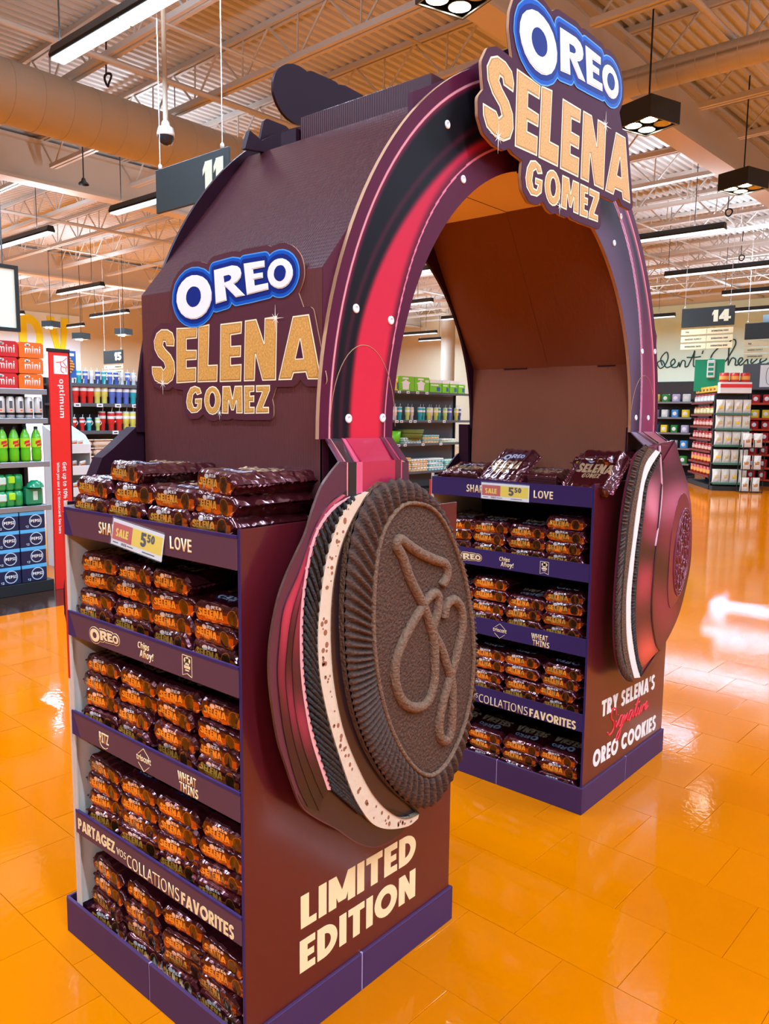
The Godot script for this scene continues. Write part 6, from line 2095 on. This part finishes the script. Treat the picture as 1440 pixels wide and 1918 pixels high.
func build_kitchen_rack() -> void:
	var Z := -8.55
	var g := "lidded tumblers on the long rack"
	var left := rack("long dark rack of coloured tumblers left of the arch", 3.95, 6.6, Z, 0.5, [1.97, 1.71, 1.345, 0.9], 2.05, mats["shelf_back"], mats["shelf_grey"])
	shelf_labels(left, [[4.18, 1.71], [4.50, 1.71], [4.77, 1.71], [5.03, 1.71], [4.72, 1.345]], Z)
	var paint := {"red": mat("cup_paint_red", col(226, 52, 48), 0.35), "yellow": mat("cup_paint_yellow", col(226, 222, 106), 0.35), "blue": mat("cup_paint_blue", col(96, 124, 206), 0.35), "teal": mat("cup_paint_teal", col(44, 180, 186), 0.35), "lime": mat("cup_paint_lime", col(206, 226, 120), 0.35), "pink": mat("cup_paint_pink", col(240, 214, 204), 0.35), "white": mat("cup_paint_white", col(232, 232, 226), 0.35), "navy": mat("cup_paint_navy", col(70, 96, 170), 0.35)}
	var models := {}
	for c in paint:
		models[c] = tumbler(paint[c], false, 1.0, mats["lid_clear"] if mats.has("lid_clear") else mats["label_white"])
		models[c + "_mug"] = tumbler(paint[c], true, 0.68, mats["label_white"])
		models[c + "_big"] = tumbler(paint[c], true, 0.98, mats["cup_paint_pink"] if c != "pink" else mats["label_white"])
	var ord9 := ["first", "second", "third", "fourth", "fifth", "sixth", "seventh", "eighth", "ninth", "tenth", "eleventh", "twelfth", "thirteenth"]
	var n := 0
	for q in [["red", 4.192], ["red", 4.302], ["red", 4.402], ["yellow", 4.503], ["yellow", 4.608], ["blue", 4.722], ["blue", 4.826], ["blue", 4.935], ["teal", 5.045], ["teal", 5.15]]:
		place(models[q[0]], Vector3(q[1], 1.71, Z - 0.07), "%s tumbler with a white band, %s from the left on the upper tumbler shelf" % [q[0], ord9[n]], "tumbler", g)
		n += 1
	n = 0
	for q in [["red_mug", 4.16], ["red_mug", 4.275], ["teal_mug", 4.375], ["lime_mug", 4.50], ["red", 4.600], ["red_big", 4.700], ["red", 4.815], ["yellow", 4.925], ["yellow", 5.03]]:
		place(models[q[0]], Vector3(q[1], 1.345, Z - 0.07 - (0.06 if q[0] == "red" and q[1] < 4.65 else 0.0)), "%s lidded cup, %s from the left on the lower tumbler shelf" % [String(q[0]).replace("_mug", " handled").replace("_big", " tall handled"), ord9[n]], "tumbler", g)
		n += 1
	n = 0
	for q in [["white_mug", 4.17], ["teal_mug", 4.27], ["blue_mug", 4.36], ["white_mug", 4.45], ["navy_mug", 4.54], ["teal_mug", 4.63], ["blue_mug", 4.72], ["navy_mug", 4.81], ["white_mug", 4.90], ["blue_mug", 4.99], ["white_mug", 5.08]]:
		place(models[q[0]], Vector3(q[1], 1.97, Z - 0.1), "small %s handled cup, %s from the left on top of the tumbler rack" % [String(q[0]).replace("_mug", ""), ord9[n]], "cup", "small cups on top of the tumbler rack", Basis(Vector3.UP, 0.5 * n))
		n += 1
	# beige bowls in stacks of three
	var bowl := model("storage_bowl", [["bowl", box_mesh(Vector3(-0.14, 0.0, -0.12), Vector3(0.14, 0.098, 0.12), 0.035), mat("bowl_beige", col(226, 198, 170), 0.5)], ["lid", box_mesh(Vector3(-0.145, 0.092, -0.125), Vector3(0.145, 0.108, 0.125), 0.006), mat("bowl_lid", col(236, 214, 190), 0.45)]])
	for c in 2:
		for k in 3:
			place(bowl, Vector3(4.26 + 0.30 * c, 0.90 + 0.112 * k, Z - 0.14), "beige lidded storage bowl, %s of the %s stack under the tumblers" % [["lowest", "middle", "topmost"][k], ["left", "right"][c]], "bowl", "beige bowls under the tumblers")
	# right part of the same rack, seen through the arch
	var right := rack("long dark rack with green boxes seen through the arch", 10.5, 13.25, Z, 0.5, [2.068, 1.50, 1.035, 0.47], 2.15, mats["shelf_grey"], mats["shelf_grey"])
	shelf_labels(right, [[10.78, 2.068], [11.05, 2.068], [11.35, 2.068], [11.65, 2.068], [10.72, 1.5], [10.86, 1.5], [11.14, 1.5], [11.28, 1.5], [11.75, 1.5], [12.25, 1.5], [10.78, 1.035], [10.98, 1.035], [11.55, 1.035], [12.15, 1.035]], Z)
	var green := mat("box_green", col(126, 206, 24), 0.45)
	for k in 2:
		var o := thing("appliance_box", "%s of the two bright green pot boxes seen through the arch" % ["left", "right"][k], "box", Vector3(10.80 + 0.48 * k, 2.068, Z - 0.02), Basis.IDENTITY, "bright green pot boxes")
		put(box_mesh(Vector3(0, 0, -0.3), Vector3(0.47, 0.29, 0), 0.004), "carton", o, green)
		var st := begin()
		prism(st, PackedVector2Array([Vector2(-0.09, 0.0), Vector2(0.09, 0.0), Vector2(0.105, 0.12), Vector2(0.13, 0.13), Vector2(0.13, 0.145), Vector2(0.10, 0.15), Vector2(0.03, 0.175), Vector2(0.02, 0.19), Vector2(-0.02, 0.19), Vector2(-0.03, 0.175), Vector2(-0.10, 0.15), Vector2(-0.13, 0.145), Vector2(-0.13, 0.13), Vector2(-0.105, 0.12)]), 0, 0.002, Transform3D(Basis.IDENTITY, Vector3(0.20, 0.03, 0)))
		put(done(st), "pot_picture", o, mats["label_white"])
		put(box_mesh(Vector3(0.10, 0.23, 0), Vector3(0.28, 0.265, 0.002), 0.0005), "print", o, mats["label_white"])
		for e in 2:
			if k == 1: put(box_mesh(Vector3(0.34 + 0.06 * e, 0.19, 0), Vector3(0.385 + 0.06 * e, 0.235, 0.002), 0.0005), "print", o, mats["label_white"])
	for q in [[10.66, 0.12, 0.27, "yellow box beside the green pot boxes", mat("box_yellow", col(240, 222, 30), 0.45)], [11.78, 0.40, 0.19, "low green box right of the pot boxes", green], [12.2, 0.24, 0.19, "green and white box in the middle of the arch view", green], [12.46, 0.28, 0.19, "green and blue box right of the green and white one", green], [12.76, 0.26, 0.19, "green box nearest the dark arch edge", green]]:
		var o := thing("kitchen_box", q[3], "box", Vector3(q[0], 2.068, Z - 0.02), Basis.IDENTITY, "kitchenware boxes seen through the arch")
		put(box_mesh(Vector3(0, 0, -0.25), Vector3(q[1] - 0.01, q[2], 0), 0.004), "carton", o, q[4])
		put(box_mesh(Vector3(q[1] * 0.55, 0.03, 0), Vector3(q[1] * 0.85, q[2] * 0.6, 0.002), 0.0005), "picture", o, mats["cup_paint_navy"])
		put(box_mesh(Vector3(0.02, q[2] * 0.72, 0), Vector3(q[1] * 0.7, q[2] * 0.85, 0.002), 0.0005), "print", o, mats["label_white"])
		if q[0] > 11.7:
			put(box_mesh(Vector3(0, q[2] + 0.001, -0.25), Vector3(q[1] - 0.01, q[2] + 0.07, -0.002), 0.003), "upper_carton", o, mats["label_white"])
	n = 0
	for q in [["pink", 10.74], ["teal", 10.95], ["lime", 11.13], ["pink", 11.32], ["teal", 11.53], ["teal", 11.69], ["yellow", 11.82], ["white", 11.95], ["yellow", 12.06], ["teal", 12.22], ["lime", 12.38], ["blue", 12.60], ["yellow", 12.78], ["navy", 12.95]]:
		place(models[q[0]], Vector3(q[1], 1.50, Z - 0.08 - 0.05 * (n % 2)), "%s tumbler with straw, %s from the left in the arch view" % [q[0], ord9[n] if n < 13 else "last"], "tumbler", g)
		n += 1
	# baskets and folded towels
	var bk := thing("woven_basket", "olive woven basket on the shelf under the tumblers in the arch view", "basket", Vector3(11.3, 1.12, Z - 0.16))
	put(lathe_mesh([Vector2(0.0, 0.0), Vector2(0.24, 0.0), Vector2(0.30, 0.20), Vector2(0.29, 0.20), Vector2(0.23, 0.02), Vector2(0.0, 0.02)], 24), "basket", bk, mat("basket_olive", col(116, 124, 44), 0.7))
	for k in 4:
		var st := begin(true)
		var ring := PackedVector3Array()
		for e in 24: ring.append(Vector3((0.245 + 0.014 * k) * cos(TAU * e / 24), 0.03 + 0.05 * k, (0.245 + 0.014 * k) * sin(TAU * e / 24)))
		tube(st, ring, 0.012, 5, true)
		put(done(st), "woven_row", bk, mats["basket_olive"] if k % 2 else mat("basket_dark", col(60, 66, 30), 0.7))
	var gb := thing("green_bin", "bright green bin at the left of the arch view under the tumblers", "bin", Vector3(10.85, 1.035, Z - 0.24))
	put(lathe_mesh([Vector2(0.0, 0.0), Vector2(0.15, 0.0), Vector2(0.19, 0.26), Vector2(0.18, 0.26), Vector2(0.14, 0.02), Vector2(0.0, 0.02)], 20), "bin", gb, mat("bin_green", col(120, 214, 30), 0.35))
	put(lathe_mesh([Vector2(0.19, 0.255), Vector2(0.2, 0.26), Vector2(0.19, 0.27), Vector2(0.18, 0.26)], 20), "rim", gb, mats["basket_dark"])
	var cloths := [mat("cloth_white", col(236, 238, 232), 0.9), mat("cloth_mint", col(196, 228, 214), 0.9), mat("cloth_sand", col(226, 200, 160), 0.9), mat("cloth_aqua", col(110, 196, 200), 0.9), mat("cloth_lime", col(214, 226, 150), 0.9), mat("cloth_orange", col(236, 170, 90), 0.9)]
	n = 0
	for q in [[11.25, 1.035, 3, 0, 1], [11.85, 1.035, 4, 2, 3], [12.45, 1.035, 2, 1, 0], [10.95, 0.47, 7, 5, 4], [11.5, 0.47, 6, 2, 0], [12.05, 0.47, 6, 3, 0], [12.6, 0.47, 5, 1, 3]]:
		for k: int in q[2]:
			var o := thing("folded_towel", "folded towel, %s from the bottom of the %s stack" % [ord9[k], ["white and mint", "sand and aqua", "mint and white", "orange and lime", "sand and white", "aqua and white", "mint and aqua"][n]], "towel", Vector3(q[0] + rng.randf_range(-0.02, 0.02), q[1] + 0.042 * k, Z - 0.16), Basis(Vector3.UP, rng.randf_range(-0.08, 0.08)), "folded towels in the arch view")
			var c: Material = cloths[q[3] if k % 2 == 0 else q[4]]
			put(box_mesh(Vector3(-0.26, 0, -0.15), Vector3(0.26, 0.04, 0.14), 0.014), "cloth", o, c)
			for e in 5: put(box_mesh(Vector3(-0.22 + 0.1 * e, 0.006, 0.13), Vector3(-0.19 + 0.1 * e, 0.036, 0.1415), 0.002), "stripe", o, cloths[(q[3] + 3) % 6])
		n += 1

func build_far_racks() -> void:
	# jar rack standing askew at the end of aisle 14: its front runs from the leg at a to b
	var a := Vector3(17.27, 0, -4.80); var b := Vector3(18.9, 0, -5.86)
	var L := a.distance_to(b)
	var ux := (a - b).normalized()
	var face := Basis(ux, Vector3.UP, ux.cross(Vector3.UP))
	var xf := Transform3D(face, b)
	var levels := [1.98, 1.70, 1.42, 1.13, 0.86, 0.58, 0.30]
	rack("black end rack of red-lidded jars at the end of aisle 14", 0.0, L, 0.0, 0.5, levels, 2.2, mats["shelf_black"], mat("rail_red", col(120, 34, 24), 0.5), xf)
	var glassy := mat("jar_pickle", col(196, 180, 96), 0.15, 0.0, 0.5)
	var sauce := mat("jar_sauce", col(178, 44, 26), 0.15, 0.0, 0.5)
	var pale := mat("jar_pale", col(196, 196, 190), 0.15, 0.0, 0.5)
	var canr := mat("can_red", col(206, 54, 40), 0.35)
	var lid := mat("jar_lid_red", col(186, 34, 36), 0.4)
	var jp := [Vector2(0.0, 0.0), Vector2(0.085, 0.004), Vector2(0.092, 0.02), Vector2(0.092, 0.13), Vector2(0.07, 0.155), Vector2(0.0, 0.155)]
	var lp := lathe_mesh([Vector2(0.076, 0.15), Vector2(0.078, 0.152), Vector2(0.078, 0.182), Vector2(0.0, 0.184)], 14)
	var lb := lathe_mesh([Vector2(0.0928, 0.035), Vector2(0.0928, 0.10)], 14)
	var kinds := [model("jar", [["glass", lathe_mesh(jp, 14), pale], ["lid", lp, lid], ["label", lb, mats["label_white"]]]), model("jar", [["glass", lathe_mesh(jp, 14), glassy], ["lid", lp, lid], ["label", lb, mat("jar_label_cream", col(236, 220, 170), 0.5)]]), model("jar", [["glass", lathe_mesh(jp, 14), sauce], ["lid", lp, lid], ["label", lb, mat("jar_label_rose", col(226, 180, 160), 0.5)]])]
	var tin := model("tin_can", [["can", lathe_mesh([Vector2(0.0, 0.0), Vector2(0.1, 0.0), Vector2(0.1, 0.2), Vector2(0.0, 0.2)], 14), canr], ["label", lathe_mesh([Vector2(0.101, 0.05), Vector2(0.101, 0.13)], 14), mat("tin_label", col(240, 170, 80), 0.5)]])
	var ord9 := ["first", "second", "third", "fourth", "fifth", "sixth", "seventh"]
	for k in levels.size():
		for n in 6:
			var at := xf * Vector3(0.22 + n * 0.30, levels[k], -0.12)
			if k < 5: place(kinds[0 if k == 0 else (1 if k < 2 else 2)], at, "red-lidded jar, %s from the left on the %s shelf of the jar rack" % [ord9[n], ord9[k]], "jar", "jars on the aisle 14 end rack")
			else: place(tin, at, "red tin, %s from the left on the %s shelf of the jar rack" % [ord9[n], ord9[k]], "tin", "tins on the aisle 14 end rack")
	# yellow cartons on top of the jar rack, green promo board standing over it
	for n in 6:
		var o := thing("tea_carton", "yellow carton on top of the jar rack, %s from the left" % ord9[n], "carton", xf * Vector3(0.15 + 0.31 * n, 2.205, -0.12), face, "yellow cartons on top of the jar rack")
		put(box_mesh(Vector3(0, 0, -0.15), Vector3(0.28, 0.13, 0.06), 0.004), "carton", o, mat("carton_yellow", col(244, 206, 60), 0.45))
		put(box_mesh(Vector3(0.04, 0.03, 0.06), Vector3(0.2, 0.08, 0.063), 0.001), "print", o, mat("carton_brown", col(150, 80, 30), 0.5))
	var pb := thing("promo_board", "bright green promotional board with a white bottle shape above the jar rack", "board", Vector3(18.5, 2.2, -5.3), Basis(Vector3.UP, -PI / 2 + 0.25))
	put(box_mesh(Vector3(-0.36, 0.05, -0.03), Vector3(0.30, 0.80, 0.03), 0.004), "panel", pb, mat("promo_green", col(10, 150, 104), 0.4))
	put(box_mesh(Vector3(-0.08, 0.36, 0.03), Vector3(0.10, 0.78, 0.12), 0.02), "white_bottle", pb, mats["white_card"])
	put(lathe_mesh([Vector2(0.08, 0.78), Vector2(0.04, 0.83), Vector2(0.0, 0.84)], 12), "bottle_top", pb, mats["promo_green"])
	for e in 3: put(box_mesh(Vector3(-0.05, 0.42 + 0.11 * e, 0.118), Vector3(0.07, 0.49 + 0.11 * e, 0.125), 0.002), "print", pb, mats["promo_green"])
	# rack of white snack bags beside it
	var dz := Vector3(0.546, 0, 0.838).normalized()
	var f2 := Basis(dz, Vector3.UP, dz.cross(Vector3.UP))
	var A2 := a + f2.z * 0.30 + dz * 0.02
	var xb := Transform3D(f2, A2)
	rack("end rack packed with white snack bags right of the jar rack", 0.0, 0.76, 0.0, 0.27, [1.72, 1.38, 1.02, 0.62, 0.18], 2.15, mats["shelf_black"], mat("rail_green", col(60, 110, 86), 0.5), xb)
	var bag := model("snack_bag", [["bag", bag_mesh(), mat("bag_white", col(226, 222, 208), 0.35)], ["print", box_mesh(Vector3(-0.05, 0.1, 0.03), Vector3(0.05, 0.17, 0.052), 0.01), mat("bag_print", col(206, 190, 130), 0.5)]])
	var bag2 := recolour(bag, "print", mats["carton_yellow"])
	for k in 5:
		for n in 4:
			place(bag if (n + k) % 3 else bag2, xb * Vector3(0.10 + 0.185 * n, [1.72, 1.38, 1.02, 0.62, 0.18][k], -0.085), "white snack bag, %s from the left on the %s shelf of the bag rack" % [ord9[n], ord9[k]], "snack bag", "white bags on the bag rack", f2 * Basis(Vector3.UP, 0.2 * (n % 2)))
	var red := thing("promo_header", "red and white header carton on top of the bag rack", "carton", xb * Vector3(0.05, 2.16, -0.03), f2)
	put(box_mesh(Vector3(0, 0, -0.2), Vector3(0.66, 0.24, 0.02), 0.004), "carton", red, mats["white_card"])
	put(box_mesh(Vector3(0.0, 0.12, 0.018), Vector3(0.66, 0.2, 0.024), 0.002), "red_band", red, mats["panel_red"])
	for n in 3: place(tin, xb * Vector3(0.15 + 0.22 * n, 2.405, -0.13), "orange honey tin, %s on the red and white header carton" % ord9[n], "tin", "tins on the header carton")
	# wire stand with bags in front of the next rack
	var wb := a + dz * 0.50 + f2.z * 0.75
	var ws := thing("wire_stand", "black wire stand of bread bags at the foot of the bag rack", "wire stand", wb, f2)
	for y in [0.02, 0.5, 0.98]:
		var st := begin()
		for q in [[0.0, 0.0, 0.44, 0.0], [0.0, -0.3, 0.44, -0.3], [0.0, 0.0, 0.0, -0.3], [0.44, 0.0, 0.44, -0.3]]: bar(st, Vector3(q[0], y, q[1]), Vector3(q[2], y, q[3]), 0.008, 4)
		for e in 6: bar(st, Vector3(0.07 * e + 0.04, y, 0), Vector3(0.07 * e + 0.04, y, -0.3), 0.005, 4)
		put(done(st), "basket_shelf", ws, mats["black_metal"])
	var st3 := begin()
	for q in [[0, 0], [0.22, 0], [0.44, 0], [0, -0.3], [0.44, -0.3]]: bar(st3, Vector3(q[0], 0, q[1]), Vector3(q[0], 1.15, q[1]), 0.01, 4)
	put(done(st3), "post", ws, mats["black_metal"])
	var bread := recolour(bag, "print", mat("bread_brown", col(190, 130, 70), 0.6))
	for k in 3:
		for n in 2:
			place(bread, wb + f2 * Vector3(0.11 + 0.22 * n, [0.03, 0.51, 0.99][k], -0.14), "bread bag, %s side of the wire stand's %s tier" % [["left", "right"][n], ["lowest", "middle", "top"][k]], "bread bag", "bread bags in the wire stand", f2)
	# red snack rack at the right frame edge
	var f3 := Basis(Vector3.UP, -PI / 2)
	var xr := Transform3D(f3, Vector3(19.2, 0, -4.86))
	rack("red snack rack cut by the right frame edge", 0.0, 1.3, 0.0, 0.5, [1.98, 1.62, 1.36, 1.08, 0.76, 0.44, 0.16], 2.3, mats["shelf_black"], mat("rail_orange", col(206, 62, 30), 0.5), xr)
	var pk := model("snack_box", [["box", box_mesh(Vector3(-0.085, 0, -0.12), Vector3(0.085, 0.2, 0.0), 0.012), mat("snack_red", col(196, 32, 40), 0.4)], ["print", lathe_mesh([Vector2(0.0, 0.0), Vector2(0.05, 0.001), Vector2(0.052, 0.0)], 12), mats["label_white"]]])
	for c in pk.get_children():
		if c.name == "print": c.transform = Transform3D(Basis(Vector3(1, 0, 0), Vector3(0, 0, 1), Vector3(0, -1, 0)), Vector3(0, 0.1, 0.001))
	var pk2 := recolour(pk, "box", mat("snack_yellow", col(240, 200, 40), 0.4))
	for k in 7:
		for n in 5:
			place(pk2 if k == 1 else pk, xr * Vector3(0.15 + 0.25 * n, [1.98, 1.62, 1.36, 1.08, 0.76, 0.44, 0.16][k], -0.05), "%s snack box, %s from the left on the %s shelf of the red snack rack" % ["yellow" if k == 1 else "red", ord9[n], ord9[k]], "snack box", "snack boxes on the red rack", f3)
	var hb := thing("shoe_board", "grey board with a white drawn panel above the red snack rack", "board", xr * Vector3(0.35, 2.3, -0.1), f3)
	put(box_mesh(Vector3(-0.3, 0, -0.3), Vector3(0.5, 0.62, 0.0), 0.004), "case", hb, mats["shelf_grey"])
	put(box_mesh(Vector3(0.1, 0.06, 0.0), Vector3(0.5, 0.58, 0.01), 0.002), "white_panel", hb, mats["label_white"])
	var sp := begin(true)
	var ov := PackedVector3Array()
	for e in 20: ov.append(Vector3(0.3 + 0.06 * cos(TAU * e / 20), 0.32 + 0.2 * sin(TAU * e / 20), 0.011))
	tube(sp, ov, 0.006, 4, true)
	put(done(sp), "drawn_outline", hb, mats["shelf_grey"])
	# dark rack with yellow and green packs just right of the arch
	var f4 := Basis(Vector3.UP, -PI / 2)
	var x4 := Transform3D(f4, Vector3(19.6, 0, -7.25))
	rack("dark rack of yellow and green packs between arch and jar rack", 0.0, 1.15, 0.0, 0.5, [2.02, 1.62, 1.22, 0.82, 0.42], 2.1, mats["shelf_black"], mats["rail_silver"], x4)
	var tints := [mat("pack_yellow", col(244, 214, 30), 0.4), mat("pack_green", col(40, 140, 50), 0.4), mat("pack_lilac", col(190, 180, 214), 0.4), mat("pack_white", col(220, 232, 224), 0.4), mat("pack_blue", col(70, 150, 216), 0.4)]
	for k in 5:
		for n in 4:
			var o := place(recolour(pk, "box", tints[(k * 2 + n) % 5]), x4 * Vector3(0.16 + 0.27 * n, [2.02, 1.62, 1.22, 0.82, 0.42][k], -0.04), "%s pack, %s from the left on the %s shelf right of the arch" % [["yellow", "green", "lilac", "white", "blue"][(k * 2 + n) % 5], ord9[n], ord9[k]], "pack", "packs on the dark rack right of the arch", f4)

func bag_mesh() -> ArrayMesh:
	var st := begin(true)
	var rows := []
	for i in 11:
		var t := i / 10.0
		var row := PackedVector3Array()
		var th := 0.05 * pow(sin(PI * clampf(t * 0.92 + 0.04, 0.0, 1.0)), 0.6)
		for j in 20:
			var w := TAU * j / 20
			row.append(Vector3(0.095 * cos(w) * (1.0 - 0.08 * sin(PI * t)), 0.30 * t, th * sin(w) * (1.0 + 0.15 * sin(w * 5.0 + t * 9.0))))
		rows.append(row)
	for i in 10:
		for j in 20:
			var q := (j + 1) % 20
			quad(st, rows[i][q], rows[i][j], rows[i + 1][j], rows[i + 1][q])
	return done(st)
